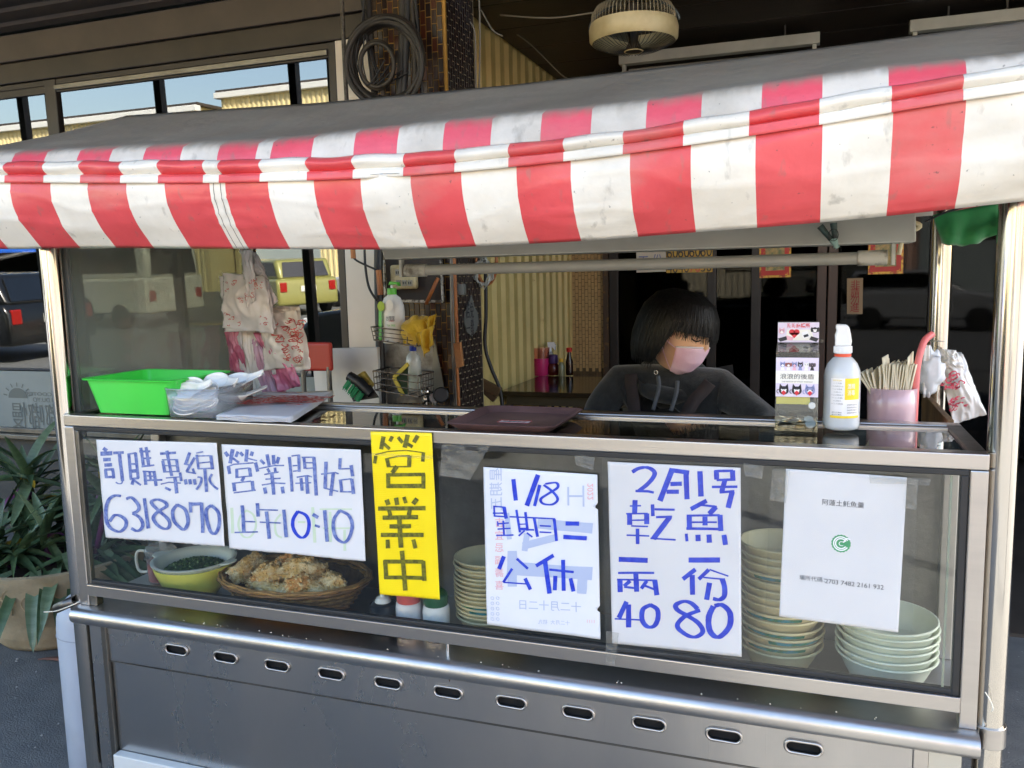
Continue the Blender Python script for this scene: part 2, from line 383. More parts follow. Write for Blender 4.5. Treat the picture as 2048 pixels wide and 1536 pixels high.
while x < -1.885:
    z = G + (.028 if k % 2 else 0)
    while z < 1.85:
        mb.mi = 0 if z > -.47 else 1
        mb.box(x, x + .0235, 5.022, 5.031, z, z + .052); z += .056
    x += .027; k += 1
stuff(mb.build('mosaic_field', [ct, cd], bw))
MB().box(-1.885, -1.84, 4.99, 5.03, G, 1.9).build('corner_trim', mat('worn_brown_trim', C(70, 52, 36), .6, 0, C(150, 108, 40), 14, .55, .75), bw)
doors = thing('glass_doors', 'dark brown framed glass doors across the back of the shop', 'door', (-.6, 5.05, G))
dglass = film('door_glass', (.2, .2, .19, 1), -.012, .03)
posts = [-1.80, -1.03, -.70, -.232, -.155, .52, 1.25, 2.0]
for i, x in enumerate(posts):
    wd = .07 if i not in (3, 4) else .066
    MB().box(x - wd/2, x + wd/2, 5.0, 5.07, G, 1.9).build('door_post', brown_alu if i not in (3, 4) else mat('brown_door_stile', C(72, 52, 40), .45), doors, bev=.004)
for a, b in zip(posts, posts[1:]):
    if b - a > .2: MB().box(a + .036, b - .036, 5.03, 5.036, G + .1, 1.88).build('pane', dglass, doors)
MB().cyl((-.222, 4.985, -.19), (-.222, 5.0, -.19), .014, n=12).build('lock', chrome, doors, sm=40)
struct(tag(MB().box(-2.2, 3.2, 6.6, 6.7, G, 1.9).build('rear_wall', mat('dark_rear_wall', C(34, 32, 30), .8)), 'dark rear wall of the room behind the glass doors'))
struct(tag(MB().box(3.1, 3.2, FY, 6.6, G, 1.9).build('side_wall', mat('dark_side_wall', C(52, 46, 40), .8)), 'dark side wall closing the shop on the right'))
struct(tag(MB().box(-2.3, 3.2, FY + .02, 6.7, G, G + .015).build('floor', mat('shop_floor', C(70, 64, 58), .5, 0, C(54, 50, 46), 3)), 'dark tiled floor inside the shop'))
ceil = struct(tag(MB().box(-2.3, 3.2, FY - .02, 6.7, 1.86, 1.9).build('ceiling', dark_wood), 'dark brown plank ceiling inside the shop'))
y = FY - .02; pl = None
while y < 5.0:
    MB().box(-2.14, 3.1, y, y + .44, 1.80, 1.862).build('plank', dark_wood, ceil, bev=.006); y += .446

# ---- lean-to roof over the pavement
rf = thing('canopy_roof', 'grey brown corrugated canopy over the pavement above the shop window', 'canopy', (-3, -.6, G))
mb = MB(); prof = []; n = 28
for i in range(n + 1):
    for dy, dz in ((0, 0), (.05, 0), (.062, .014), (.105, .014)):
        yy = FY - .03 - (i*.117 + dy); prof.append((yy, 1.71 + (FY - yy)*.2 + dz))
mb.add([(x, yy, z) for x in (-11, 2.2) for yy, z in prof], [(i, i + 1, len(prof) + i + 1, len(prof) + i) for i in range(len(prof) - 1)])
mb.build('roof_sheet', grey_sheet, rf, solid=.003)
MB().box(-11, 2.2, -1.42, -1.34, 2.22, 2.37).build('front_beam', brown_alu, rf, bev=.004)
for x in (-8.2, -6.4, -4.85, 2.1): MB().box(x - .04, x + .04, -1.42, -1.34, G, 2.22).build('post', brown_alu, rf, bev=.004)

# ---- the far side of the street, seen in the window and in the steel
clad = mat('cream_cladding', C(226, 210, 158), .55, 0, C(212, 196, 146), .8, .35, .7)
def shed(name, label, x0, x1, y0, h, m, gable=0):
    r = thing(name, label, 'building', ((x0 + x1)/2, y0, G))
    mb = MB(); n = int((x1 - x0)/.25); pr = []
    for i in range(n): pr += [(x0 + i*.25, 0), (x0 + i*.25 + .11, 0), (x0 + i*.25 + .14, .05), (x0 + i*.25 + .22, .05)]
    mb.add([(x, y0 + d, z) for z in (G, G + h) for x, d in pr], [(i, i+1, len(pr)+i+1, len(pr)+i) for i in range(len(pr)-1)])
    mb.build('cladding', m, r)
    MB().box(x0, x1, y0 - 8, y0 - .01, G, G + h - .02).build('body', m, r)
    if gable:
        MB().prism([(x0 - .2, y0 + .3, G + h), (x1 + .2, y0 + .3, G + h), ((x0 + x1)/2, y0 + .3, G + h + gable)], (0, -8.6, 0)).build('gable_roof', m, r)
    else:
        MB().box(x0 - .2, x1 + .2, y0 - .1, y0 + .25, G + h - .25, G + h).build('gutter', mat('white_gutter', C(225, 225, 220), .5), r, bev=.02)
        MB().box(x0 - .2, x1 + .2, y0 - 8.2, y0 + .1, G + h + .002, G + h + .12).build('roof', grey_sheet, r)
    for k in range(max(1, int((x1 - x0)/7))):
        xx = x0 + 3 + k*7
        wn = MB().box(xx - 1.2, xx + 1.2, y0 + .03, y0 + .1, G + h*.42, G + h*.62).build('window', brown_alu, r)
        MB().box(xx - 1.12, xx + 1.12, y0 + .06, y0 + .11, G + h*.43, G + h*.61).build('pane', film('far_pane%d' % k, (.2, .22, .25, 1), .3, .02), wn)
    MB().box(x0 + 1, x0 + 4.5, y0 + .02, y0 + .09, G, G + 3.2).build('roller_door', mat('roller_door', C(150, 160, 158), .5), r)
    return r
shed('warehouse', 'long cream corrugated warehouse with white gutter across the street', -44, -25.2, -25, 7.9, clad)
shed('factory_shed', 'taller cream corrugated shed with blue pipe across the street', -25, -11, -26.5, 8.6, clad)
shed('gabled_shed', 'cream shed with a low gable roof across the street', -10, 1, -24, 6.3, mat('pale_cladding', C(214, 204, 176), .6), 1.8)
shed('pink_row_house', 'pinkish rendered low building straight across the street', 2, 22, -19, 5.5, mat('pink_render', C(214, 176, 156), .8))
wl = mat('road_paint', C(214, 206, 176), .7); yl = mat('yellow_road_paint', C(214, 176, 70), .7)
rd = struct(tag(MB().box(-60, 40, -10.6, -10.45, G + .002, G + .006).build('road_marking', yl), 'yellow line painted along the street'))
struct(tag(MB().box(-60, 40, -17.2, -17.05, G + .002, G + .006).build('road_edge_line', wl), 'white edge line painted along the far side of the street'))
dk = mat('dark_tyre', C(24, 24, 25), .8); wg = film('car_glass', (.08, .09, .09, 1), .12, .02)
def car(name, label, loc, rz, col, prof, L, Wd, plate=True):
    r = thing(name, label, 'car', loc, rot=(0, 0, rz)); paint = mat(name + '_paint', col, .25, .2, coat=.6)
    body = MB().prism([(x*L, -Wd/2, z) for x, z in prof[0]], (0, Wd, 0)).build('body', paint, r, bev=.06, local=True, seg=3, sm=40)
    MB().prism([(x*L, -Wd/2 + .09, z) for x, z in prof[1]], (0, Wd - .18, 0)).build('cabin', paint, r, bev=.08, local=True, seg=3, sm=40)
    g = prof[1]; cx = sum(p[0] for p in g)/len(g); cz = sum(p[1] for p in g)/len(g)
    for s in (-1, 1):
        yy = s*(Wd/2 - .088)
        MB().prism([((cx + (x - cx)*.86)*L, yy, cz + .02 + (z - cz)*.68) for x, z in g], (0, s*.006, 0)).build('side_window', wg, r, local=True)
    a, b = g[0], g[1]
    def pane(a, b, nm):
        d = V((b[0] - a[0])*L, 0, b[1] - a[1]); n = V(d.z, 0, -d.x).normalized()
        if n.x*(a[0] - .5) < 0: n = -n
        p0 = V(a[0]*L, 0, a[1]) + d*.12 + n*.012; p1 = V(a[0]*L, 0, a[1]) + d*.85 + n*.012; h = V(0, Wd/2 - .2, 0)
        MB().prism([p0 - h, p0 + h, p1 + h*.9, p1 - h*.9], n*.01).build(nm, wg, r, local=True)
    pane(g[0], g[1], 'rear_window'); pane(g[-1], g[-2], 'windscreen')
    for x in (.19, .80):
        for s in (-1, 1):
            wq = MB().cyl((x*L, s*(Wd/2 - .16), .29), (x*L, s*(Wd/2 + .01), .29), .29, n=24).build('wheel', dk, r, bev=.03, local=True, sm=40)
            MB().cyl((x*L, s*(Wd/2 - .02), .29), (x*L, s*(Wd/2 + .018), .29), .18, n=16).build('rim', steel_dark, wq, local=True)
    rl = mat('red_lamp_glass', C(150, 24, 20), .2); hl = mat('clear_lamp_glass', C(220, 222, 225), .1)
    for s in (-1, 1):
        MB().box(-.02, .1, s*Wd*.40 - .09, s*Wd*.40 + .09, .62, .86).build('tail_lamp', rl, r, bev=.02, local=True)
        MB().box(L - .12, L + .02, s*Wd*.36 - .14, s*Wd*.36 + .14, .55, .70).build('headlight', hl, r, bev=.02, local=True)
    MB().box(-.03, .05, -.2, .2, .62, .76).build('number_plate', mat('plate', C(222, 222, 214), .5), r, local=True)
    return r
HB = ([(0, .28), (.99, .28), (1, .62), (.9, .82), (.72, .92), (.02, .95), (0, .8)], [(.02, .92), (.08, 1.42), (.52, 1.44), (.72, .90)])
SD = ([(0, .28), (.99, .28), (1, .6), (.94, .78), (.7, .88), (.24, .93), (.01, .9)], [(.10, .90), (.27, 1.40), (.52, 1.42), (.72, .86)])
VN = ([(0, .35), (.99, .35), (1, .9), (.97, 1.05), (.9, 1.15), (0, 1.15)], [(.0, 1.12), (.01, 1.95), (.80, 1.95), (.95, 1.12)])
car('olive_hatchback', 'olive yellow hatchback parked with its tail to the street', (-12.2, -12.6, G), R(215), C(138, 136, 74), HB, 3.7, 1.6)
car('white_sedan', 'white sedan parked beyond the olive hatchback', (-9.6, -15.0, G), R(200), C(225, 225, 222), SD, 4.4, 1.7)
car('black_sedan', 'black sedan parked nearest to the pavement opposite the window', (-2.4, -5.2, G), R(178), C(20, 22, 23), SD, 4.5, 1.75)
car('black_hatchback', 'black hatchback parked ahead of the black sedan', (-12.2, -5.0, G), R(180), C(18, 19, 20), HB, 4.4, 1.75)
car('white_van', 'white van parked on the left across the street', (-14.2, -10.2, G), R(184), C(226, 224, 214), VN, 4.6, 1.75)
car('blue_truck', 'bright blue van at the far left of the street', (-17.6, -9.0, G), R(184), C(30, 92, 190), VN, 4.8, 1.8)
car('silver_hatchback', 'silver hatchback parked straight across the street', (.5, -11.2, G), R(12), C(170, 172, 172), HB, 3.8, 1.65)
# ================================================================ FOOD CART
CW = -2.148
cart = thing('food_cart', 'stainless steel street food cart with glass display case and row of oval vents', 'food cart', (-1.07, .45, G))
# posts and top frame
for x0, x1 in ((CW, CW + .03), (-.03, 0)):
    MB().box(x0, x1, 0.001, .03, -.52, -.031).build('corner_post', steel, cart, bev=.0025)
    MB().box(x0, x1, .30, .33, -.52, -.031).build('corner_post', steel, cart, bev=.0025)
MB().box(CW, 0, 0, .031, -.03, 0).build('top_rail', steel, cart, bev=.003, seg=3)
for x0, x1 in ((CW, CW + .03), (-.03, 0)): MB().box(x0, x1, .0315, .2985, -.03, -.0005).build('top_rail', steel_dark, cart, bev=.003)
br = MB().box(CW, 0, .299, .335, -.03, -.001).build('top_rail', steel, cart, bev=.002)
MB().box(CW + .031, -.031, .262, .270, -.03, -.001).build('door_track', steel, br, bev=.001)
MB().box(CW + .031, -.031, .2705, .2985, -.03, -.014).build('door_track', gasket, br)
MB().box(CW + .03, -.03, .0315, .262, -.012, -.006).build('top_glass', glass_top, cart)
MB().box(CW + .031, -.031, .032, .044, -.03, -.004).build('top_seal', gasket, cart)
# front glass in its frame
MB().box(CW + .03, -.03, .006, .010, -.462, -.032).build('front_glass', glass, cart)
MB().box(CW + .030, -.03, .003, .020, -.042, -.0305).build('seal', gasket, cart, bev=.002)
for x0, x1 in ((CW + .0305, CW + .042), (-.044, -.0305)): MB().box(x0, x1, .004, .02, -.46, -.042).build('seal', gasket if x1 > -1 else steel_dark, cart, bev=.002)
MB().box(-.058, -.053, .011, .3, -.455, -.04).build('side_glass_edge', mat('pale_glass_edge', C(120, 128, 112), .3), cart) if False else MB().box(-.060, -.056, .011, .015, -.455, -.045).build('glass_edge', mat('pale_glass_edge', C(140, 146, 130), .3), cart)
MB().box(CW + .031, -.029, -.002, .022, -.490, -.4595).build('bottom_rail', steel, cart, bev=.0025, seg=3)
MB().box(CW + .031, -.029, .005, .021, -.4595, -.448).build('bottom_seal', gasket, cart, bev=.003)
p = at(893, 1295, .002); MB().cyl((p.x, .008, -.521), (p.x, .008, -.489), .004, n=10).build('bolt', chrome, cart, sm=40)
MB().box(CW + .031, CW + .055, .004, .028, -.5195, -.491).build('foot_block', steel_dark, cart, bev=.002)
# deck with rolled front edge
mb = MB(); pr = [(.335, -.52), (-.012, -.52)] + [(-.012 - .0225*math.sin(a), -.5425 + .0225*math.cos(a)) for a in [math.pi*k/12 for k in range(1, 13)]] + [(.008, -.565)]
mb.add([(x, y, z) for x in (CW - .004, .002) for y, z in pr], [(i, i+1, len(pr)+i+1, len(pr)+i) for i in range(len(pr)-1)])
for k in (0, 1): mb.add([(CW - .0035 if k == 0 else .0015, y, z) for y, z in pr[1:14]], [tuple(range(13))])
mb.build('deck', mat('deck_steel', C(190, 188, 186), .38, 1., C(172, 170, 168), 5, .4, .7, .03, 60, rv=.05), cart, sm=50)
MB().box(CW, 0, .334, .34, -.52, -.032).build('case_backdrop', steel_dark, cart)  # panel added as a dark backdrop where the case opens into shade
# lower cabinet
MB().box(CW + .02, -.02, .012, .86, -1.0, -.567).build('cabinet', steel_dark, cart)
vp = MB()
SX = [-1.834 + .1534*k for k in range(11)]; SZ, SW, SH = -.6065, .0285, .0115
def oval(cx, cz, y, w, h, n=8):
    out = []
    for s, a0 in ((1, -90), (-1, 90)):
        for k in range(n + 1):
            a = R(a0 + 180*k/n); out.append(V(cx + s*w + h*math.cos(a), y, cz + h*math.sin(a)))
    return out
Z0, Z1 = -.6655, -.566
x_prev = CW + .085
for i, cx in enumerate(SX):                  # plate with true oval holes
    x_next = (SX[i] + SX[i+1])/2 if i < 10 else -.105
    ov = oval(cx, SZ, .003, SW - .006, SH)
    rect = [V(x_prev, .003, Z0), V(x_next, .003, Z0), V(x_next, .003, Z1), V(x_prev, .003, Z1)]
    Lm, Rm = V(x_prev, .003, SZ), V(x_next, .003, SZ)
    up = [Lm, rect[3], rect[2], Rm] + ov[4:14]; dn = [Rm, rect[1], rect[0], Lm] + ov[13:18] + ov[0:5]
    vp.add(up, [tuple(range(len(up)))[::-1]]); vp.add(dn, [tuple(range(len(dn)))[::-1]])
    x_prev = x_next
plate = vp.build('vent_plate', steel_front, cart)
MB().box(CW + .085, -.105, .0045, .011, Z0, SZ - SH - .012).build('plate_backing', steel_dark, plate)
MB().box(CW + .085, -.105, .0045, .011, SZ + SH + .012, Z1).build('plate_backing', steel_dark, plate)
hole = mat('vent_dark', C(8, 8, 9), .9)
for cx in SX:
    v = MB().tube([p + V(0, -.003, 0) for p in oval(cx, SZ, .003, SW - .006, SH + .001)], .0032, 8, closed=True).build('vent_rim', steel, cart, sm=180)
    MB().prism(oval(cx, SZ, .011, SW - .005, SH + .002), (0, .0008, 0)).build('vent_opening', hole, v)
MB().box(CW + .088, -.108, .0075, .0115, -1.0, Z0 - .001).build('lower_panel', steel_front, cart)
MB().box(CW + .086, -.106, .002, .0115, Z0 - .0045, Z0 - .0005).build('panel_joint', steel_dark, cart)
MB().box(CW + .068, CW + .0845, -.004, .02, -1.0, -.566).build('trim_strip', steel_dark, cart, bev=.002)
MB().box(CW + .02, CW + .067, .006, .0115, -1.0, -.566).build('end_panel', steel_front, cart)
MB().box(-.1045, -.078, -.001, .02, -1.0, -.566).build('trim_strip', steel, cart, bev=.002)
MB().box(-.077, -.022, .004, .0115, -1.0, -.566).build('end_panel', mat('pale_steel_panel', C(190, 188, 180), .35, .8), cart)
MB().box(CW + .09, -.108, -.02, .0075, -.985, -.925).build('kick_ledge', mat('pale_ledge', C(205, 208, 205), .4), cart, bev=.003)
for x in (CW + .15, -.15):
    for y in (.12, .76): 
        wq = MB().cyl((x - .02, y, G + .06), (x + .02, y, G + .06), .06, n=20).build('caster', dk, cart, bev=.006, sm=40)
        MB().box(x - .03, x + .03, y - .03, y + .03, -1.001, -.998).build('caster_plate', steel_dark, wq)
# poles and their brackets
PR = .0254
for x, y in ((CW - PR, .03), (PR - .001, .03), (CW - PR, .855), (PR - .004, .855)):
    pol = MB().cyl((x, y, G + .08), (x, y, .60), PR, n=28).build('pole', chrome, cart, sm=40)
    s = -1 if x < -1 else 1
    MB().cyl((x, y, -.555), (x, y, -.515), PR + .004, n=28).build('bracket_ring', steel, pol, sm=40, bev=.001)
    MB().box(min(x, x - s*.02), max(x, x - s*.02), y - .022, y + .018, -.555, -.517).build('bracket_tab', steel, pol)
p = at(1873, 681, .855); MB().tube([(p.x + .027*math.cos(a), .855 + .027*math.sin(a), p.z) for a in [2*math.pi*k/16 for k in range(16)]], .0016, 6, closed=True).build('wire_ring', mat('grey_wire', C(150, 150, 145), .5), cart)
for a, b in (((CW - PR, .03), (PR, .03)), ((CW - PR, .855), (PR, .855)), ((CW - PR, .03), (CW - PR, .855)), ((PR, .03), (PR, .855)), ((CW - PR, .44), (PR, .44))):
    MB().cyl((a[0], a[1], .545 if a[1] != .44 else .69), (b[0], b[1], .545 if a[1] != .44 else .69), .0125, n=10).build('roof_rod', steel_dark, cart, sm=40)
# left end glass, rear end boards
sg = MB().box(CW - .010, CW - .004, .062, .82, -.02, .60).build('side_glass', glass_side, cart)
MB().box(CW - .018, CW + .002, .056, .064, -.02, .60).build('glass_channel', mat('grey_channel', C(128, 130, 126), .4, .6), cart)
wood = mat('weathered_plywood', C(120, 92, 58), .75, 0, C(70, 52, 34), 10, .35, .7, .2, 50, (6, 1, .4))
MB().box(-.012, .003, .42, .875, -.42, -.009).build('end_board', wood, cart, bev=.002)
MB().box(CW - .003, CW + .012, .36, .875, -.42, -.009).build('end_board', wood, cart, bev=.002)
MB().box(CW + .02, -.02, .345, .86, -.115, -.085).build('work_top', steel_dark, cart)
MB().box(CW, 0, .862, .875, -1.0, -.2).build('rear_panel', steel_dark, cart)
# foam and sealant along the right post
ye = mat('yellowed_sealant', C(178, 148, 84), .7, 0, C(140, 112, 60), 30)
p0, p1 = at(1988, 955, .02), at(1962, 1450, .02)
MB().tube([lerp(p0, p1, t) + V(.0015*nz((t*9, 0, 0), 1), 0, 0) for t in [k/14 for k in range(15)]], lambda t: .0045 + .0015*math.sin(t*22), 6).build('sealant_bead', ye, cart, sm=180)
MB().tube(smooth([at(1970, 1384, -.01), at(1980, 1400, -.012), at(1986, 1417, -.012), at(1983, 1423, -.01)], 5), .0009, 5).build('loose_wire', mat('pale_wire', C(220, 218, 205), .5), cart)

rst = mat('rust_stain', C(112, 72, 46), .8, 0, C(80, 56, 40), 60)
for px, py, h_ in ((897, 1352, .016), (1325, 1409, .006), (560, 1296, .005), (893, 1347, .008)):
    q = at(px, py, .0); MB().prism([V(q.x - .004, .0022, q.z + .004), V(q.x + .005, .0022, q.z + .004), V(q.x + .003, .0022, q.z - h_*.6), V(q.x + .001, .0022, q.z - h_), V(q.x - .002, .0022, q.z - h_*.5)], (0, .0004, 0)).build('rust_stain', rst, plate)
# crumbs fallen on the deck edge
mb = MB(); rn = random.Random(3)
for k in range(46):
    x = rn.uniform(CW + .05, -.1) if k % 3 else rn.uniform(-1.9, -1.2); y = rn.uniform(-.012, -.002); s_ = rn.uniform(.0006, .0014)
    mb.sphere((x, y, -.5195), (s_*1.4, s_, s_*.7), 6, 4)
stuff(tag(mb.build('crumbs', mat('pale_crumb', C(232, 224, 204), .8), None), 'pale crumbs scattered along the rolled steel edge of the cart', 'crumbs'))

# ================================================================ AWNING
BX = [-2.43, -2.318, -2.205, -2.094, -1.971, -1.86, -1.749, -1.642, -1.524, -1.484, -1.377, -1.267, -1.158, -1.047, -.94, -.828, -.723, -.613, -.506, -.398, -.292, -.186, -.082, .024, .13, .24]
def is_red(i): return i % 2 == 1
zb = [(-2.45, .438), (-2.094, .429), (-1.86, .421), (-1.524, .408), (-1.158, .395), (-.94, .392), (-.613, .399), (-.292, .412), (-.082, .428), (.25, .445)]
zs = [(-2.45, .60), (-2.09, .583), (-1.86, .568), (-1.524, .548), (-1.158, .535), (-.94, .534), (-.613, .545), (-.292, .57), (-.082, .592), (.25, .61)]
zt = [(-2.45, .645), (-2.11, .629), (-1.41, .587), (-1.04, .574), (-.62, .582), (-.19, .62), (0, .634), (.25, .655)]
def sm_curve(c, x): return (curve(c, x - .09) + curve(c, x) + curve(c, x + .09))/3
def vinyl(name, col, col2, gry=False):
    m = mat(name, col, .42, 0, col2, 5, .42, .72, .22, 26, rv=.10, detail=8); t = m.node_tree; L = t.links.new; b = t.nodes['Principled BSDF']
    tc = t.nodes.new('ShaderNodeTexCoord'); base = b.inputs['Base Color'].links[0].from_socket
    # fine scuffs and specks
    for sc_, lo, hi, c, st, amt in ((3.2, .58, .80, C(168, 160, 146), (1, 1, 1.6), .5), (30, .62, .74, C(120, 114, 104), (1.2, 1.2, .5), .45), (90, .70, .76, C(70, 66, 62), (1, 1, 1), .7)):
        n = t.nodes.new('ShaderNodeTexNoise'); n.inputs['Scale'].default_value = sc_; n.inputs['Detail'].default_value = 5
        mp = t.nodes.new('ShaderNodeMapping'); mp.inputs['Scale'].default_value = st; L(tc.outputs['Object'], mp.inputs[0]); L(mp.outputs[0], n.inputs['Vector'])
        r = t.nodes.new('ShaderNodeMapRange'); r.inputs[1].default_value = lo; r.inputs[2].default_value = hi; r.inputs[4].default_value = amt; L(n.outputs['Fac'], r.inputs[0])
        x = t.nodes.new('ShaderNodeMix'); x.data_type = 'RGBA'; x.inputs['B'].default_value = c; L(r.outputs[0], x.inputs['Factor']); L(base, x.inputs['A']); base = x.outputs['Result']
    if gry:                                   # soot and dust settled on the upper part of the roof cloth
        sx = t.nodes.new('ShaderNodeAttribute'); sx.attribute_name = 'dust'
        n = t.nodes.new('ShaderNodeTexNoise'); n.inputs['Scale'].default_value = 22; n.inputs['Detail'].default_value = 6
        mp = t.nodes.new('ShaderNodeMapping'); mp.inputs['Scale'].default_value = (2.6, .6, .6); L(tc.outputs['Object'], mp.inputs[0]); L(mp.outputs[0], n.inputs['Vector'])
        ad = t.nodes.new('ShaderNodeMath'); ad.operation = 'MULTIPLY_ADD'; ad.inputs[1].default_value = .45; L(n.outputs['Fac'], ad.inputs[0]); L(sx.outputs['Fac'], ad.inputs[2])
        r = t.nodes.new('ShaderNodeMapRange'); r.interpolation_type = 'SMOOTHSTEP'; r.inputs[1].default_value = .98; r.inputs[2].default_value = 1.5; r.inputs[4].default_value = .99; L(ad.outputs[0], r.inputs[0])
        n2 = t.nodes.new('ShaderNodeTexNoise'); n2.inputs['Scale'].default_value = 3.5; n2.inputs['Detail'].default_value = 5; L(tc.outputs['Object'], n2.inputs['Vector'])
        g = t.nodes.new('ShaderNodeMix'); g.data_type = 'RGBA'; g.inputs['A'].default_value = C(124, 116, 105); g.inputs['B'].default_value = C(158, 149, 136); L(n2.outputs['Fac'], g.inputs['Factor'])
        x = t.nodes.new('ShaderNodeMix'); x.data_type = 'RGBA'; L(r.outputs[0], x.inputs['Factor']); L(base, x.inputs['A']); L(g.outputs['Result'], x.inputs['B']); base = x.outputs['Result']
    L(base, b.inputs['Base Color'])
    return m
v_red = vinyl('red_vinyl', C(218, 84, 88), C(204, 70, 74)); v_wht = vinyl('white_vinyl', C(234, 229, 219), C(216, 209, 196))
r_red = vinyl('red_roof_vinyl', C(218, 84, 102), C(200, 76, 92), True); r_wht = vinyl('white_roof_vinyl', C(214, 208, 200), C(176, 170, 160), True)
aw = thing('striped_awning', 'red and white striped vinyl awning with sooty grey top over the cart', 'awning', (-1.07, .0, .5))
def columns(BX, red, fn, nv, sub=5):
    """striped cloth: fn(x, t) -> point; every stripe a run of columns"""
    mb = MB()
    for i in range(len(BX) - 1):
        mb.mi = 0 if red(i) else 1
        mb.grid(sub, nv, lambda u, v: fn(lerp(BX[i], BX[i+1], u), v))
    return mb
def ridge(x, t, k): return max(0, 1 - abs(nz((x*3.1 + t*1.3, t*2.3 - x*1.7, k), 1))*5)**3
def wr(x, t, k): return -.0045*ridge(x, t, k + 11) + (nz((x*2.1, t*1.2, k), 1)*.010 + nz((x*7, t*2.5 + x, k + 5), 1)*.0035)
def val(x, t):
    z = lerp(sm_curve(zs, x) + .004, sm_curve(zb, x), t); y = -.131 + .068*t**1.7 - .012*math.sin(math.pi*t)
    crease = .010*math.exp(-((x + 1.10 + .10*t)/.03)**2)*(1 - t)
    fold = (.012*math.sin(t*5.2 + x*3)*max(0, min(1, (x + .45)/.3)) + .006*math.sin(x*9 + t*4)*nz((x*1.5, 0, 6), 1))*math.sin(math.pi*min(1, t*1.05))
    return (x, y + fold + wr(x, t, 1)*(.25 + .75*t*(1.25 - t)*2) - crease, z + .004*nz((x*3, t*2, 2), 1)*t)
columns(BX, is_red, val, 22, 8).build('valance', [v_red, v_wht], aw, sm=180, weld=.0004, solid=.0015)
BXL = [x + (-.012 if x < -.35 else -.004) + .004*nz((x*9, 0, 0), 1) for x in BX]
def lip(x, t):                                # rolled front edge with a flat hem below
    za, zc = sm_curve(zt, x), sm_curve(zs, x)
    if t < .72:
        a = t/.72; z = lerp(za, zc + .014, a); y = -.128 - .017*math.sin(math.pi*min(1, a*.9 + .08)) + .004
    else:
        a = (t - .72)/.28; z = lerp(zc + .014, zc - .004, a); y = -.1385 - .003*a
    pu = .006*nz((x*16, t*2, 9), 1)*math.sin(math.pi*min(1, t/.72))*(1 if t < .72 else 0)
    return (x, y + pu + .002*nz((x*5, t, 3), 1), z + (.004*nz((x*11, 0, 4), 1)*(1 - t)))
columns(BXL, is_red, lip, 12, 8).build('front_lip', [v_red, v_wht], aw, sm=60, weld=.0004, solid=.0015)
# roof cloth, two slopes and two hips; stripes follow a separate run of cloth
RPX = [(27, 308), (94, 307), (159, 306), (224, 304), (292, 302), (366, 300), (439, 297), (516, 292), (545, 290), (626, 285), (711, 282), (798, 275), (889, 270), (984, 262), (1084, 250), (1184, 240), (1294, 222), (1404, 208), (1524, 190), (1645, 170), (1777, 150), (1932, 128)]
zr = [(-2.45, .845), (-2.28, .845), (-1.6, .822), (-1.03, .816), (-.4, .823), (.096, .836), (.3, .84)]
def roofz(x, t): return lerp(sm_curve(zt, x) - .003, curve(zr, x), t)
RX = [at(px, py, -.11).x for px, py in RPX]
RX = [RX[0] - .44, RX[0] - .33, RX[0] - .22, RX[0] - .11] + RX + [RX[-1] + .11, RX[-1] + .22, RX[-1] + .33]
hbc = [(-2.45, .016), (-2.1, .020), (-1.4, .032), (-1.04, .052), (-.6, .046), (-.2, .030), (0, .012), (.3, .010)]
def r_redf(i): return i % 2 == 0
RL, RR = -2.275, .10                          # ridge ends
EL, ER = -2.42, .30                           # eaves
DUST = []
def roof(x, t, back=False):
    # near-vertical front shoulder, then the slope; ends squeezed towards the ridge so that the hips close
    hb = sm_curve(hbc, x)
    tt = max(0, (t - .3)/.7); xx = max(lerp(EL, RL, tt), min(lerp(ER, RR, tt), x)); z0 = sm_curve(zt, xx)
    if t < .3:
        a = t/.3; y = -.122 + .016*a*a; z = lerp(z0 - .012, z0 + hb, a)
    else:
        y = lerp(-.106, .44, tt); z = lerp(z0 + hb, curve(zr, xx), tt) + .016*math.exp(-((tt - .06)/.05)**2)*.6
        z += -.012*math.sin(math.pi*tt)*(1 + .8*nz((xx*1.7, 0, 3), 1)) + (.010*nz((xx*2.2, tt*1.6, 8), 1) + .003*nz((xx*8, tt*3, 1), 1))*math.sin(math.pi*tt)
    DUST.append(t/.3 if t < .3 else 1 + tt*4)
    if back: y = .88 - y
    return (xx, y + .003*nz((xx*6, t*2, 4), 1)*(1 - tt), z)
def dusted(ob, vals):
    a = ob.data.attributes.new('dust', 'FLOAT', 'POINT'); a.data.foreach_set('value', vals)
DUST.clear(); q_ = columns(RX, r_redf, lambda x, t: roof(x, t), 20, 4).build('roof_front', [r_red, r_wht], aw, sm=180, weld=.0004, solid=.0015); dusted(q_, DUST)
DUST.clear(); q_ = columns(RX, r_redf, lambda x, t: roof(x, t, True), 10, 2).build('roof_back', [r_red, r_wht], aw, sm=180, weld=.0004, solid=.0015); dusted(q_, DUST)
for E_, Rg in ((EL, RL), (ER, RR)):
    a, b, c = V(E_, -.125, roofz(E_, 0)), V(E_, 1.005, roofz(E_, 0)), V(Rg, .44, roofz(Rg, 1))
    hip_ = MB().grid(8, 6, lambda u, v: lerp(lerp(a, b, u), c, v) + V(0, 0, -.006*math.sin(math.pi*v))).build('roof_hip', r_red, aw, sm=180, solid=.0015)
    dusted(hip_, [1.2 + 3*(k//9)/6 for k in range(63)])
    MB().grid(12, 4, lambda u, v: V(E_ + .004*nz((u*6, v, 0), 1), lerp(-.125, 1.005, u), lerp(roofz(E_, 0), .47, v))).build('side_valance', v_wht, aw, sm=180, solid=.0015)
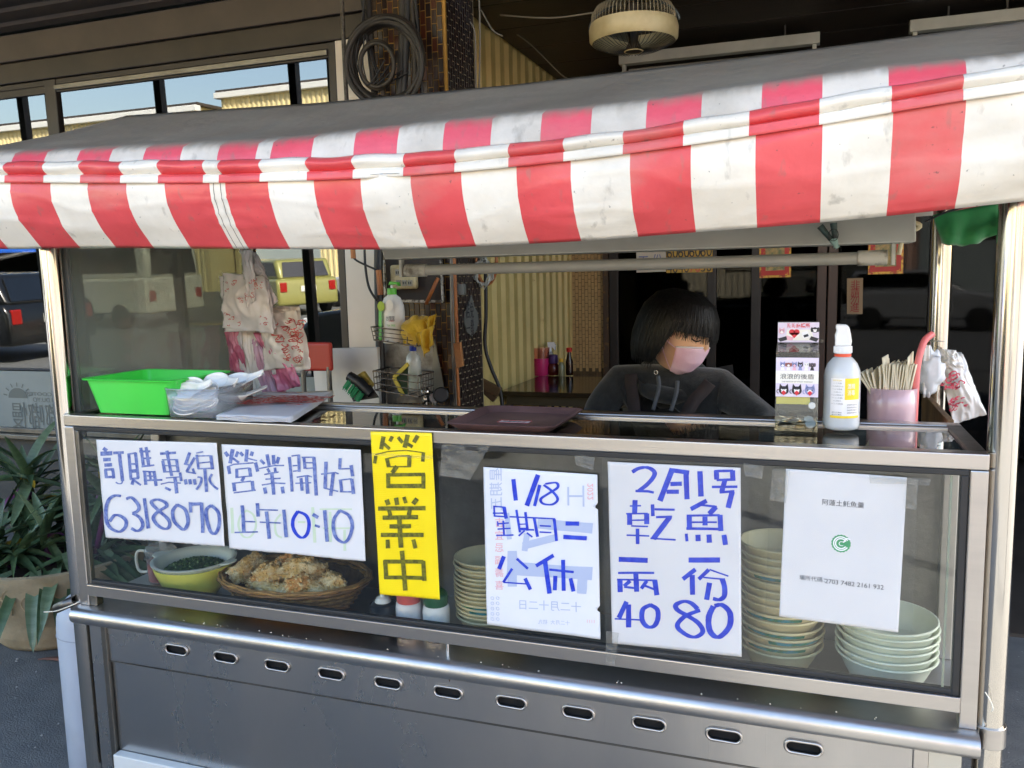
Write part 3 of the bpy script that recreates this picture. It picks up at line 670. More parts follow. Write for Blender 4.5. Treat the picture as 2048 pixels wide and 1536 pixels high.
columns(BX, is_red, lambda x, t: (x, 1.0 + .006*nz((x*4, t, 0), 1), lerp(sm_curve(zt, x), .475 + .01*nz((x*3, 0, 0), 1), t)), 4, 3).build('back_valance', [v_red, v_wht], aw, sm=180, solid=.0015)
# stitched joint strip
stch = mat('grey_stitching', C(120, 112, 104), .8)
for dx in (.010, .028):
    MB().tube([Vector(val(-1.524 + dx, t)) + V(0, -.0012, 0) for t in [k/24 for k in range(25)]], .0007, 4).build('stitch_line', stch, aw)
MB().tube([Vector(val(x, .015)) + V(0, -.0055, 0) for x in [lerp(-2.4, .2, k/140) for k in range(141)]], .0006, 4).build('stitch_line', stch, aw)
# ================================================================ SIGNS ON THE FRONT GLASS
def quadpt(c, y):                              # bilinear patch through four photo corners TL TR BR BL at depth y
    P = [at(*q, y) for q in c]
    return lambda u, v: lerp(lerp(P[0], P[1], u), lerp(P[3], P[2], u), v)
WARP = {}
def paperwarp(c, wav):                         # gentle waves, lifted corners and creases of one sheet
    def d(u, v): return wav*nz((u*3, v*4, c[0][0]), 1) - wav*1.5*max(0, u + v - 1.6) - wav*1.2*max(0, v - u - .7) - wav*.35*abs(nz((u*7 + v*3, v*6, c[0][0]), 1))
    return d
def sheet(root, c, y, m, name='sheet', ragged=0., wav=.0022, notch=()):
    f = quadpt(c, y); d = paperwarp(c, wav)
    P = [at(*q, y) for q in c]
    def inv(p):
        u = v = .5
        for _ in range(6):
            l, r_ = lerp(P[0], P[3], v), lerp(P[1], P[2], v); u = (p.x - l.x)/(r_.x - l.x)
            t_, b_ = lerp(P[0], P[1], u), lerp(P[3], P[2], u); v = (p.z - t_.z)/(b_.z - t_.z)
        return u, v
    if name == 'sheet': WARP['f'] = lambda p: p + V(0, d(*inv(p)), 0)
    def g(u, v):
        p = f(u, v); p = p + V(0, d(u, v), 0)
        if ragged and v > .999: p.z += ragged*nz((u*60, c[0][1], 0), 1)
        if u > .999:
            for nv in notch:
                if abs(v - nv) < .012: p.x -= .012
        return p
    return MB().grid(48, 48, g).build(name, m, root, sm=180, solid=.0004)
def ink(root, spec, o, s, y, m, name='lettering'):
    """marker strokes: 'w:x,y x,y ...' in sign units; a leading ~ marks a curve"""
    mb = MB(); k = 0
    for st in spec.replace('\n', ';').split(';'):
        st = st.strip()
        if not st: continue
        cur = st[0] == '~'; st = st.lstrip('~'); w_, pts = st.split(':')
        P = [tuple(float(q) for q in p.split(',')) for p in pts.split()]
        wid = float(w_)/2
        Q = [V(a, b, 0) for a, b in P]
        if cur: Q = smooth(Q, 7)
        else: Q = [q + V(nz((q.x*.05, q.y*.05, 1), 1), nz((q.y*.05, q.x*.05, 2), 1), 0)*3 for q in Q]
        if not cur: Q = [q for a_, b_ in zip(Q, Q[1:]) for q in [lerp(a_, b_, j/4) for j in range(4)]] + [Q[-1]]
        vs = []
        for i, q in enumerate(Q):
            d = (Q[min(i+1, len(Q)-1)] - Q[max(i-1, 0)]).normalized(); n = V(-d.y, d.x, 0)
            if not cur and 0 < i < len(Q) - 1:
                d0 = (Q[i] - Q[i-1]).normalized(); n = n/max(.5, abs(n.dot(V(-d0.y, d0.x, 0))))
            ww = wid*(1 + .10*nz((q.x*.03, q.y*.03, k), 1))
            if cur and len(Q) > 8: ww *= .55 + .45*abs(n.x)**.8   # broad-nib look
            if i == 0: q = q - d*wid*.15
            if i == len(Q) - 1: q = q + d*wid*.15
            for sgn in (-1, 1):
                z = q + n*ww*sgn; p = at(o[0] + z.x*s, o[1] + z.y*s, y); vs.append(WARP['f'](p + V(0, -.0005 - .00002*k, 0)))
        mb.add(vs, [(2*i, 2*i+1, 2*i+3, 2*i+2) for i in range(len(Q) - 1)]); k += 1
    return mb.build(name, m, root)
def corners(o, s, *pts): return [(o[0] + a*s, o[1] + b*s) for a, b in pts]
clear = film('clear_sleeve', (.985, .985, .985, 1), -.02, .06, .012, (.7, .7, .7, 1), bump=.5, bs=45)
tape = film('clear_tape', (.96, .96, .95, 1), .0, .08, .06, (.75, .74, .7, 1), bump=.5, bs=80)
SY = .0015
def sign(label, c, y=SY): return thing('paper_sign', label, 'sign', lerp(at(*c[2], y), at(*c[3], y), .5))
# ---- phone order sign
o, s = (180, 870), 280/1955; c = corners(o, s, (85, 65), (1770, 110), (1888, 1555), (225, 1430))
r = sign('white paper sign with faded blue handwriting and the phone number 6318070', c); sheet(r, c, SY, paper, ragged=.0016)
ink(r, '''50:190,185 235,220;60:153,260 307,255;50:190,345 287,340;50:205,420 305,415;45:215,485 225,600;35:200,485 330,478;45:315,475 330,605;35:220,590 345,585
40:325,250 468,245;50:410,260 455,640;~24:455,640 440,675 400,680 360,660
45:540,265 575,620;25:525,270 640,250;45:635,250 675,600;30:565,405 650,405;50:580,505 655,500;30:560,615 690,600;45:610,625 590,690;30:620,630 710,700
45:710,180 750,420;45:785,170 825,420;30:690,230 845,225;25:715,330 855,320;25:725,440 900,420;45:765,500 780,690;20:740,505 900,515;45:895,505 925,710;35:835,520 850,620;20:800,570 880,575;25:755,635 1010,625
35:985,260 1205,245;45:1080,220 1140,570;45:1020,360 1045,520;18:1010,345 1230,340;45:1215,340 1235,515;18:1030,425 1220,430;18:1030,515 1240,505;18:1060,600 1250,585;40:1260,525 1275,640;18:990,685 1100,660 1270,670;50:1185,600 1215,810;35:1050,735 1130,770
45:1400,245 1345,400;40:1470,315 1355,510;22:1320,400 1410,420;22:1345,510 1490,535;35:1445,465 1465,535;45:1330,620 1345,685;45:1395,620 1405,685;45:1460,615 1475,690
18:1495,250 1590,230;35:1500,275 1525,470;18:1490,290 1700,285;45:1695,285 1715,475;18:1530,390 1700,370;18:1520,470 1720,460;45:1610,475 1630,790;~36:1510,585 1560,600 1545,680 1490,760;~36:1710,545 1675,620 1720,700 1790,755
~52:435,850 350,845 270,900 230,1020 240,1180 300,1290 420,1345 500,1290 515,1200 440,1130 350,1120 290,1200
~50:515,890 580,870 650,930 690,1000 670,1060 605,1090;~50:605,1090 700,1150 745,1240 720,1310 660,1335 590,1300;48:765,885 820,1300
~52:950,1040 880,970 870,920 960,900 1060,940 1080,990 1000,1040 920,1100 890,1170 960,1270 1060,1310 1115,1260 1090,1170 950,1040
~52:1230,970 1165,1060 1180,1200 1270,1300 1330,1310 1375,1200 1340,1040 1230,970;45:1418,1075 1412,962 1565,957;50:1565,945 1580,1360
~52:1700,980 1630,1050 1640,1200 1690,1340 1760,1370 1810,1250 1800,1080 1700,980''', o, s, SY, ink_fade)
# ---- opening time sign
o, s = (440, 880), 300/1920; c = corners(o, s, (20, 55), (1800, 125), (1868, 1550), (125, 1385))
r = sign('white paper sign in faded blue handwriting saying 10:10, beside the yellow board', c); sheet(r, c, SY, paper, ragged=.0016)
ink(r, '''40:150,870 165,1190;~30:340,900 260,980 240,1100 300,1230 400,1230 460,1100 430,960 340,900;40:1190,860 1215,1310;35:1600,1150 1605,1410;35:1410,920 1420,1300;20:1320,1130 1720,1125;20:1280,885 1690,885;~30:780,950 710,1050 720,1200 790,1250;25:1000,1050 1090,1050''', o, s, SY, ink_green, 'bleed_marks')['kind'] = 'stuff'
ink(r, '''45:70,155 105,205;50:165,120 130,295;40:230,150 205,215;30:165,230 245,290;40:260,160 295,200;45:345,125 335,275;45:415,150 400,200;18:360,235 475,265;45:110,340 125,430;18:90,345 180,310 430,290;45:455,290 485,400
40:215,375 220,480;18:200,375 380,355;45:380,360 395,465;18:200,480 410,460;40:310,475 280,525;45:180,550 190,650;18:155,555 400,525;45:415,525 430,650;18:180,675 460,640
35:520,255 570,305;45:605,185 630,325;45:685,195 690,310;45:755,220 730,300;18:505,365 700,325 820,325;35:610,365 635,410;35:705,355 710,410;18:570,440 750,410;18:585,500 775,490;18:540,575 700,550 840,555;45:665,415 695,695;45:575,610 590,680;45:800,600 815,680
40:890,220 930,655;18:920,205 1020,190;40:1010,190 1015,405;18:930,330 990,325;18:935,400 1010,390;40:1075,220 1090,365;18:1050,220 1210,220;45:1205,220 1235,705;18:1105,290 1190,290;18:1100,365 1210,355;18:985,475 1120,455 1180,470;18:970,555 1170,545;40:1040,490 1055,645;45:1110,470 1130,685
45:1360,280 1350,615;18:1300,435 1480,415 1520,430;45:1455,420 1420,710;18:1340,615 1515,655;40:1540,235 1535,370;18:1530,370 1690,365;45:1680,325 1700,460;40:1545,510 1560,650;18:1525,515 1690,495;45:1690,500 1715,685;18:1540,660 1710,660
45:290,835 310,1170;18:325,1040 455,1045;18:195,1180 490,1175;45:485,810 495,975;18:515,890 750,895;18:515,1050 780,1060;45:600,915 635,1260;45:825,890 850,1240
45:1195,950 1260,990;30:1220,1090 1280,1110;45:1345,900 1380,1295;~46:1540,900 1470,1000 1460,1120 1500,1250 1600,1305 1670,1230 1700,1080 1650,960 1540,900''', o, s, SY, ink_fade)
ink(r, '~46:1000,915 940,1010 935,1120 990,1220 1060,1250 1120,1190 1140,1060 1100,960 1000,915', o, s, SY - .0004, ink_blue, 'lettering')
# ---- yellow board
o, s = (730, 850), 160/683; c = corners(o, s, (47, 55), (570, 68), (640, 1490), (128, 1445))
r = thing('yellow_board', 'tall yellow corrugated plastic board with black vertical handwriting on the case', 'sign', at(820, 1195, -.004))
yb = sheet(r, c, -.0045, yellow_board, wav=.0015)
f_ = quadpt(c, -.0045); mb = MB()
for k in range(1, 88): mb.tube([WARP['f'](f_(u, k/88)) + V(0, -.0002, 0) for u in (0, .25, .5, .75, 1)], .0006, 4)
stuff(mb.build('flutes', yellow_board, yb))
ink(r, '''36:160,100 140,205;28:165,160 210,205;30:235,100 215,138;30:285,105 320,150;38:365,85 340,190;28:345,150 405,185;35:450,90 420,145;9:90,250 200,225 350,215 500,235;30:95,265 85,325;30:500,235 495,310
34:190,285 205,355;11:180,290 290,265 385,262;34:380,265 378,355;11:200,355 390,355;38:275,355 235,405;34:198,415 198,535;30:200,425 510,420;34:500,420 500,540;36:190,520 510,520
38:185,640 200,680;38:265,625 275,680;30:335,615 350,665;38:445,630 415,670;36:115,712 515,710;34:205,730 220,780;34:385,725 375,775;36:155,790 450,785;36:215,865 390,862;36:140,937 500,937;38:295,810 310,1045;36:195,980 200,1048;36:415,980 430,1050
36:175,1155 185,1310;34:165,1165 500,1165;36:500,1160 510,1325;32:175,1298 510,1305;38:318,1075 345,1410''', o, s, -.0052, ink_black)
tpq = quadpt([(742, 905), (866, 912), (866, 918), (742, 911)], -.0072)
MB().grid(6, 1, tpq).build('tape_strip', tape, r)
# ---- calendar leaf
o, s = (960, 930), 250/1067; c = corners(o, s, (28, 18), (1002, 82), (1030, 1485), (60, 1362))
r = sign('back of a calendar leaf with blue 1/18 handwriting and show-through print', c); sheet(r, c, SY, mat('thin_paper', C(214, 216, 221), .6, 0, C(204, 207, 214), 3), wav=.002, notch=(.19, .82))
ink(r, '''85:500,500 955,540;60:370,690 640,620;50:400,590 380,730;110:240,880 950,925;80:275,740 275,1030;80:880,920 870,1090;40:230,410 250,630''', o, s, SY - .0004, ink_pale, 'show_through')['kind'] = 'stuff'
ux = (at(1180, 1000, SY) - at(980, 1000, SY)).normalized(); uz = V(0, 0, 1)
text('十二月十二日', at(1100, 1211, SY), ux, uz, .024, ink_pale, r, 'show_through', mirror=True, off=.0007, warp=WARP['f'])
text('星期五', at(992, 978, SY), uz, -ux, .032, ink_pale, r, 'show_through', mirror=True, off=.0007, warp=WARP['f'])
text('2022', at(1181, 983, SY), uz, -ux, .018, ink_rose, r, 'show_through', mirror=True, off=.0007, warp=WARP['f'])
text('1111', at(1182, 1242, SY), ux, uz, .010, ink_rose, r, 'show_through', mirror=True, off=.0007, warp=WARP['f'])
text('十二月大  初九', at(1108, 1244, SY), ux, uz, .011, ink_pale, r, 'show_through', mirror=True, off=.0007, warp=WARP['f'])
for k in range(5):
    for j in range(2): MB().tube([WARP['f'](at(985 + j*10.5, 1196 + k*10.5, SY - .0006)) + V(.0035*math.cos(a), 0, .0035*math.sin(a)) for a in [2*math.pi*q/10 for q in range(10)]], .0006, 4, closed=True).build('show_through', ink_pale, r)
for k in range(6): text('吉宜忌福壽喜'[k], at(999, 1045 + k*25, SY), ux, uz, .022, ink_rose, r, 'show_through', mirror=True, off=.0007, warp=WARP['f'])
text('工', at(1152, 992, SY), uz, -ux, .05, ink_pale, r, 'show_through', mirror=True, off=.0007, warp=WARP['f'])
ink(r, '''36:285,125 305,300;40:495,85 400,345;28:510,170 465,348;~24:560,160 650,150 665,190 590,240 520,290 540,330 620,335 665,290 620,225 545,170''', o, s, SY - .0008, ink_blue)
ink(r, '''12:115,352 210,358;30:205,360 225,455;14:120,350 125,440;12:110,410 200,412;12:125,435 225,440;12:150,480 155,520;12:150,500 245,495;12:150,545 260,540;16:200,475 205,600;12:140,600 285,598
20:310,385 340,575;22:385,405 405,560;12:255,443 460,450;10:340,505 395,505;10:340,540 395,540;14:330,550 460,555;14:380,560 330,605;14:400,580 445,615;24:460,450 490,610;12:455,450 640,458;26:635,460 655,645;12:510,520 605,522;12:510,572 610,575
36:735,498 845,500;36:715,612 910,625''', o, s, SY - .0008, ink_blue)
ink(r, '''34:205,780 165,885;22:315,800 410,885;22:275,885 200,1000;12:200,1000 395,1015;30:385,970 430,1060
32:625,770 480,860;40:555,820 595,1095;34:710,810 715,1070;20:595,890 800,910;34:645,945 640,1065;34:775,965 800,1075''', o, s, SY - .0008, ink_blue)
# ---- price sign in a clear sleeve
oA, sA = (1205, 910), 300/2048; oB, sB = (1205, 1090), 300/2003
c = corners(oA, sA, (70, 90), (1885, 175)) + corners(oB, sB, (1858, 1490), (130, 1310))
r = sign('white price sign with bold blue writing, 40 and 80, in a clear sleeve', c); sheet(r, c, SY, paper)
ink(r, '''~64:410,230 500,180 620,170 710,230 690,310 600,410 500,485;34:455,490 560,495 620,495 700,510;75:955,190 785,620;58:940,205 1180,240;72:1140,220 1155,600;58:930,395 1080,390;58:880,500 1040,500;75:1330,225 1345,560
70:1555,215 1560,330;35:1530,220 1780,215;70:1775,215 1780,350;35:1560,340 1800,335;70:1670,350 1630,500;35:1495,435 1840,435;35:1600,510 1800,495;75:1770,510 1715,715
70:445,620 440,800;20:375,695 525,690;70:370,800 375,945;22:325,800 620,795;70:605,800 605,935;20:400,888 570,885;22:395,965 625,970;50:480,1005 480,1210;22:335,1090 640,1100;50:685,675 690,830;30:715,740 985,745;30:735,845 950,840;72:920,845 700,1135;24:660,1130 1000,1155
60:1420,625 1210,735;30:1330,680 1560,705;70:1550,710 1460,800;70:1185,825 1190,990;30:1150,825 1600,820;70:1605,820 1615,1030;24:1225,915 1560,915;70:1400,845 1400,955;36:1150,1000 1600,1010;40:1145,1075 1155,1175;70:1305,1090 1305,1170;70:1455,1090 1460,1190;70:1660,1090 1680,1220''', oA, sA, SY, ink_blue)
ink(r, '''68:222,190 600,205;70:1155,200 1565,200;30:210,375 450,370 690,370;70:230,465 235,625;24:195,462 730,470;70:700,480 725,665;70:445,385 455,620;50:370,480 290,550;30:290,560 420,575;50:590,480 520,580;30:560,540 690,590
58:1240,325 1080,450;70:1200,400 1205,655;52:1420,330 1290,450;20:1430,325 1680,415;22:1350,430 1620,455;~72:1600,455 1630,560 1625,680 1560,728 1480,715;70:1430,505 1390,725
65:320,760 220,970;20:165,985 500,1000;70:350,800 350,1095;~68:640,800 540,860 530,1000 600,1090 690,1080 740,980 730,860 640,800
~68:1270,850 1180,770 1080,750 980,800 1010,870 1150,950 1280,1040 1340,1150 1260,1220 1150,1210 1020,1120 1010,1040 1120,940 1300,870;~80:1480,820 1420,960 1430,1130 1510,1220 1600,1200 1700,1070 1700,900 1600,800 1500,810''', oB, sB, SY, ink_blue)
sheet(r, [(1204, 914), (1497, 925), (1497, 1322), (1212, 1302)], -.0042, clear, 'clear_sleeve', wav=.0012)
for q in ([(1486, 926), (1528, 932), (1524, 958), (1490, 952)], [(1212, 1262), (1238, 1266), (1230, 1330), (1212, 1326)]): sheet(r, q, -.0054, tape, 'tape', wav=.002)
# ---- registration notice (its square code is left blank, the green emblem stays)
c = [(1571.7, 937.5), (1814.2, 955), (1796.3, 1264.5), (1558.4, 1232.8)]
r = sign('white printed notice with a round green emblem in a clear sleeve, rightmost sheet', c); sheet(r, c, SY, paper, wav=.001)
ux = (at(*c[1], SY) - at(*c[0], SY)).normalized(); uz = (at(*c[0], SY) - at(*c[3], SY)).normalized(); uz = (uz - ux*uz.dot(ux)).normalized()
text('阿蓮土魠魚羹', at(1686, 1007, SY), ux, uz, .0125, ink_print, r, off=.0007, warp=WARP['f'])
text('場所代碼：', at(1624, 1157, SY), ux, uz, .0112, ink_print, r, width=.046, off=.0007, warp=WARP['f'])
text('2703 7482 2161 932', at(1708, 1168, SY), ux, uz, .0125, ink_print, r, width=.103, off=.0007, warp=WARP['f'])
grn = mat('green_print', C(62, 150, 96), .5); wht = mat('white_print', C(232, 234, 238), .6); q = at(1682, 1087, SY)
def flat(pts, m, nm, k=0): return MB().prism([WARP['f'](q + ux*a + uz*b - V(0, .0006 + .0002*k, 0)) for a, b in pts], (0, .0001, 0)).build(nm, m, r)
flat([((.0165 + (.0012 if k % 2 else 0))*math.cos(2*math.pi*k/36), (.0165 + (.0012 if k % 2 else 0))*math.sin(2*math.pi*k/36)) for k in range(36)], grn, 'emblem', 0)
for k, (ra, rb, m) in enumerate(((.0142, .0120, wht), (.0108, .0085, wht))):
    a0, a1 = R(30), R(330); arc = [a0 + (a1 - a0)*i/26 for i in range(27)]
    flat([(ra*math.cos(a), ra*math.sin(a)) for a in arc] + [(rb*math.cos(a), rb*math.sin(a)) for a in reversed(arc)], m, 'emblem', 1)
flat([(.003, .003), (.009, .0125), (.016, .010), (.0155, .008), (.0098, .0102), (.005, .002)], wht, 'emblem', 2)
text('C', q, ux, uz, .013, wht, r, 'emblem', off=.0012, warp=WARP['f'])
sheet(r, [(1541, 933), (1836, 957), (1824, 1262), (1530, 1226)], -.0042, clear, 'clear_sleeve', wav=.0012)
sheet(r, [(1738, 950), (1862, 958), (1858, 970), (1740, 966)], -.0056, tape, 'tape', wav=.004)
sheet(r, [(1545, 938), (1580, 940), (1572, 1005), (1540, 1000)], -.0056, tape, 'tape', wav=.004)
sheet(r, [(1812, 958), (1836, 960), (1832, 1020), (1809, 1016)], -.0056, tape, 'tape', wav=.004)
# loose strips of tape on the glass
for i, (q, lb) in enumerate((([(884, 884), (980, 892), (940, 960), (880, 950)], 'smeared clear tape patch right of the yellow board'), ([(1148, 905), (1190, 915), (1186, 940), (1152, 930)], 'crumpled clear tape scrap above the calendar leaf'))):
    rr = thing('tape_scrap', lb, 'tape', at(*q[2], 0)); sheet(rr, q, .003, tape, 'tape', wav=.003)
# ================================================================ INSIDE THE GLASS CASE
DZ = -.52
cream = mat('cream_paper_bowl', C(214, 202, 160), .5, 0, C(200, 188, 146), 10); mint = mat('pale_green_bowl', C(214, 220, 204), .4, 0, C(200, 208, 190), 10)
band = mat('green_printed_band', C(40, 120, 92), .5, 0, C(60, 140, 160), 30, .5, .6)
def bowl_proto(r, h, m, bands):
    root = thing('paper_bowl', 'bowl', 'bowl'); n = 40
    pr = [(0, .003), (r*.62, .003), (r*.66, 0), (r*.70, .004), (r*.82, h*.45), (r*.93, h*.85), (r*.96, h - .004)]
    inn = [(r*.94, h - .003), (r*.90, h*.8), (r*.78, h*.42), (r*.66, .007), (0, .006)]
    MB().lathe(pr[1:] + [(r*.965, h)] + inn[:-1], n=n).build('body', m, root, sm=60, local=True)
    MB().tube([(r*.985*math.cos(a), r*.985*math.sin(a), h - .001) for a in [2*math.pi*k/n for k in range(n)]], .0028, 6, closed=True).build('rim', m, root, sm=180, local=True)
    if bands:
        mb = MB(); a0, a1 = bands
        mb.grid(16, 1, lambda u, v: (lerp(r*.905, r*.945, v)*1.012*math.cos(lerp(a0, a1, u)), lerp(r*.905, r*.945, v)*1.012*math.sin(lerp(a0, a1, u)), lerp(h*.74, h*.90, v)))
        mb.build('printed_band', band, root, local=True)
    return root
def stack(x, y, r, h, n, dz, m, group, lab, bands):
    plain = bowl_proto(r, h, m, None); pr = bowl_proto(r, h, m, (R(-150), R(-60)))
    for k in range(n):
        src = pr if (bands and k in bands) else plain
        o = dup(src); o.location = (x + random.uniform(-.002, .002), y + random.uniform(-.002, .002), T + DZ + .002 + k*dz); o.rotation_euler = (random.uniform(-.015, .015), random.uniform(-.015, .015), random.uniform(-.5, .8))
        nm = 'topmost' if k == n - 1 else ORD[k] + ' from the bottom'
        tag(o, lab % nm, 'bowl', group)
    for q in (plain, pr):
        for ch in list(q.children): bpy.data.objects.remove(ch)
        bpy.data.objects.remove(q)
stack(-1.020, .155, .082, .048, 14, .0108, cream, 'cream bowls stacked behind the calendar leaf', 'cream paper bowl, %s in the stack beside the calendar leaf', (3, 4))
stack(-.352, .185, .088, .050, 14, .0172, cream, 'cream bowls stacked behind the price sign', 'cream paper bowl, %s in the stack between the two right signs', (1, 2, 3, 5, 10))
stack(-.143, .165, .098, .060, 6, .0155, mint, 'wide bowls stacked at the right end of the case', 'wide pale bowl, %s in the rightmost stack of the case', ())

# squeeze bottles
def squeeze(px, col, cap, capm, label, z1, nozzle):
    p = at(px, 1230, .075); r = thing('squeeze_bottle', label, 'bottle', (p.x, .085, DZ), group='sauce bottles under the yellow board')
    b = mat('bottle_' + capm, col, .35, 0, sss=.2)
    MB().lathe([(.028, 0), (.032, .004), (.0325, .07), (.031, z1 - .008), (.024, z1)], n=24).build('body', b, r, sm=50, local=True)
    k = mat(capm, cap, .4)
    MB().lathe([(.0275, z1 - .006), (.029, z1 + .002), (.029, z1 + .022), (.022, z1 + .03), (.010, z1 + .034), (.006, z1 + .06), (.003, z1 + .075)] if not nozzle else [(.020, z1), (.016, z1 + .01), (.007, z1 + .014), (.005, z1 + .03)], n=24).build('cap', k, r, sm=40, local=True)
    return r
squeeze(763, C(34, 40, 46), C(210, 210, 205), 'white_nozzle', 'squat dark soy sauce bottle between basket and yellow board', .075, True)
squeeze(815, C(226, 220, 220), C(206, 92, 88), 'red_cap', 'white squeeze bottle with red cap under the yellow board', .088, False)
squeeze(869, C(226, 226, 226), C(34, 92, 58), 'green_cap', 'white squeeze bottle with dark green cap under the yellow board', .088, False)

# yellow bowl with strainer and chopped greens
yp = mat('yellow_plastic', C(226, 222, 108), .35, 0, C(214, 208, 92), 5, sss=.2); wp = mat('milky_white_plastic', C(222, 226, 214), .4, sss=.2)
bx, by = -1.892, .155
r = thing('yellow_bowl', 'pale yellow plastic mixing bowl in the left of the case', 'bowl', (bx, by, DZ))
MB().lathe([(.045, 0), (.055, .002), (.085, .035), (.103, .075), (.108, .092), (.104, .092), (.099, .075), (.08, .036), (.05, .006), (.0, .005)], n=40, cap=False).build('body', yp, r, sm=60, local=True)
r = thing('strainer', 'white slotted strainer insert with side tabs inside the yellow bowl', 'strainer', (bx, by, DZ + .012))
MB().lathe([(.0, .012), (.06, .014), (.085, .05), (.098, .083), (.112, .088), (.113, .092), (.104, .092), (.094, .083), (.08, .05)], n=40, cap=False).build('body', wp, r, sm=60, local=True)
for k in range(44):
    a = 2*math.pi*k/44; MB().bar((.0885*math.cos(a), .0885*math.sin(a), .056), (.0975*math.cos(a), .0975*math.sin(a), .080), .004, .002).build('rib', wp, r, local=True)
for s in (-1, 1): MB().prism([(s*.105, -.03, .088), (s*.128, -.018, .090), (s*.136, 0, .091), (s*.128, .018, .090), (s*.105, .03, .088)][::s], (0, 0, .004)).build('tab', wp, r, local=True, bev=.001)
grn_m = [mat('chopped_leaf_%d' % k, c, .6) for k, c in enumerate((C(60, 92, 44), C(42, 72, 32), C(98, 128, 66), C(150, 168, 110)))]
mb = MB()
mb.mi = 1; mb.sphere((bx, by, DZ + .062), (.082, .082, .03), 24, 10, lambda d: 1 + .12*nz(d*5, 1))
for k in range(1500):
    a = random.uniform(0, 6.283); q = .084*math.sqrt(random.random()); x, y = bx + q*math.cos(a), by + q*math.sin(a)
    z = DZ + .062 + .03*math.sqrt(max(0, 1 - (q/.086)**2)) + random.uniform(-.002, .004)
    mb.mi = random.choices(range(4), (4, 5, 2, 1))[0]; d = V(random.uniform(-1, 1), random.uniform(-1, 1), random.uniform(-.5, .7)).normalized()*random.uniform(.002, .0055); e = d.orthogonal().normalized()*random.uniform(.0008, .0022)
    c = V(x, y, z); mb.add([c - d - e, c - d + e, c + d + e, c + d - e], [(0, 1, 2, 3)])
stuff(tag(mb.build('chopped_greens', grn_m, None), 'chopped green coriander heaped in the strainer', 'greens'))
# sauce jug
jm = film('cloudy_jug', (.95, .95, .93, 1), .0, .1, .22, (.8, .8, .78, 1)); red = mat('chilli_sauce', C(196, 74, 56), .35, 0, C(140, 44, 34), 30)
jx, jy = -2.066, .215
r = thing('sauce_jug', 'clear plastic jug of red chilli sauce with lid and handle, far left in the case', 'jug', (jx, jy, DZ))
MB().lathe([(.034, 0), (.036, .004), (.040, .092), (.041, .094)], n=28, cap=False).build('body', jm, r, sm=60, local=True)
MB().lathe([(.032, .003), (.034, .006), (.038, .062)], n=28).build('sauce', red, r, sm=60, local=True)
MB().sphere((0, 0, .092), (.043, .043, .022), 24, 10).build('lid', jm, r, sm=180, local=True)
MB().prism([(.03, -.012, .102), (.062, 0, .108), (.03, .012, .102)], (0, 0, -.01)).build('spout', jm, r, local=True)
MB().tube(smooth([(-.043, -.01, .088), (-.066, -.014, .086), (-.073, -.016, .066), (-.070, -.015, .034), (-.058, -.012, .024), (-.040, -.01, .026)], 5), .0042, 8).build('handle', wp, r, sm=180, local=True)

# wicker basket
wick = mat('wicker', C(176, 132, 72), .6, 0, C(120, 84, 42), 40, .35, .7); wick2 = mat('dark_wicker', C(128, 92, 52), .65, 0, C(90, 62, 34), 40, .35, .7)
kx, ky = -1.585, .178
r = thing('wicker_basket', 'shallow woven wicker basket holding fried fish', 'basket', (kx, ky, DZ))
RXk, RYk = .205, .138
def brad(z): return .72 + .28*(z/.075)**.8 if z > 0 else .72
mb = MB()
for k in range(11):
    z = .004 + .068*k/10; f0 = brad(z)
    mb.mi = k % 2
    mb.tube([((RXk*f0 + .0035*math.sin(24*a + math.pi*(k % 2)))*math.cos(a), (RYk*f0 + .0035*math.sin(24*a + math.pi*(k % 2)))*math.sin(a), z) for a in [2*math.pi*j/144 for j in range(144)]], .0036, 5, closed=True)
stuff(mb.build('weave', [wick, wick2], r, sm=180, local=True))
mb = MB()
for k in range(48):
    a = 2*math.pi*k/48; mb.tube([(RXk*brad(z)*math.cos(a), RYk*brad(z)*math.sin(a), z) for z in (.0, .02, .04, .06, .076)], .0026, 5)
stuff(mb.build('stakes', wick, r, sm=180, local=True))
for k, (dr, dz) in enumerate(((.006, .078), (.011, .074), (.002, .082), (.010, .081))):
    MB().tube([((RXk + dr + .0015*math.sin(17*a + k*2))*math.cos(a), (RYk + dr + .0015*math.sin(17*a + k*2))*math.sin(a), dz + .0015*math.sin(13*a + k)) for a in [2*math.pi*j/90 for j in range(90)]], .0036, 6, closed=True).build('rim_cane', wick if k != 1 else wick2, r, sm=180, local=True)
MB().lathe([(.0, .002), (.60, .002), (.72, .006), (.86, .04), (.96, .07), (.945, .07), (.84, .042), (.70, .010), (0, .006)], n=48, sx=RXk, sy=RYk, cap=False).build('lining', mat('basket_inside', C(112, 78, 42), .75, 0, C(78, 52, 28), 40, .35, .7, .5, 60), r, sm=60, local=True)
fry = mat('fried_batter', C(222, 178, 104), .55, 0, C(242, 222, 178), 40, .42, .62, .6, 150, detail=8)
fry2 = mat('darker_fried_batter', C(208, 142, 70), .55, 0, C(236, 206, 150), 40, .45, .66, .6, 150, detail=8)
spots = [(498, 1135, 'upright narrow', .055, .022, .030, 70), (522, 1165, 'small round orange', .032, .026, .024, 10), (545, 1148, 'pale knobbly', .042, .03, .03, 60), (560, 1185, 'long flat front', .085, .026, .02, -6), (605, 1140, 'large golden', .06, .032, .03, 20), (600, 1170, 'brown curled', .04, .026, .024, 80), (622, 1180, 'broad front', .06, .032, .022, 14), (660, 1165, 'rightmost pale', .06, .028, .026, -28), (585, 1128, 'rear orange', .05, .026, .026, -10)]
lay = [.078, .058, .080, .050, .092, .080, .062, .068, .090]
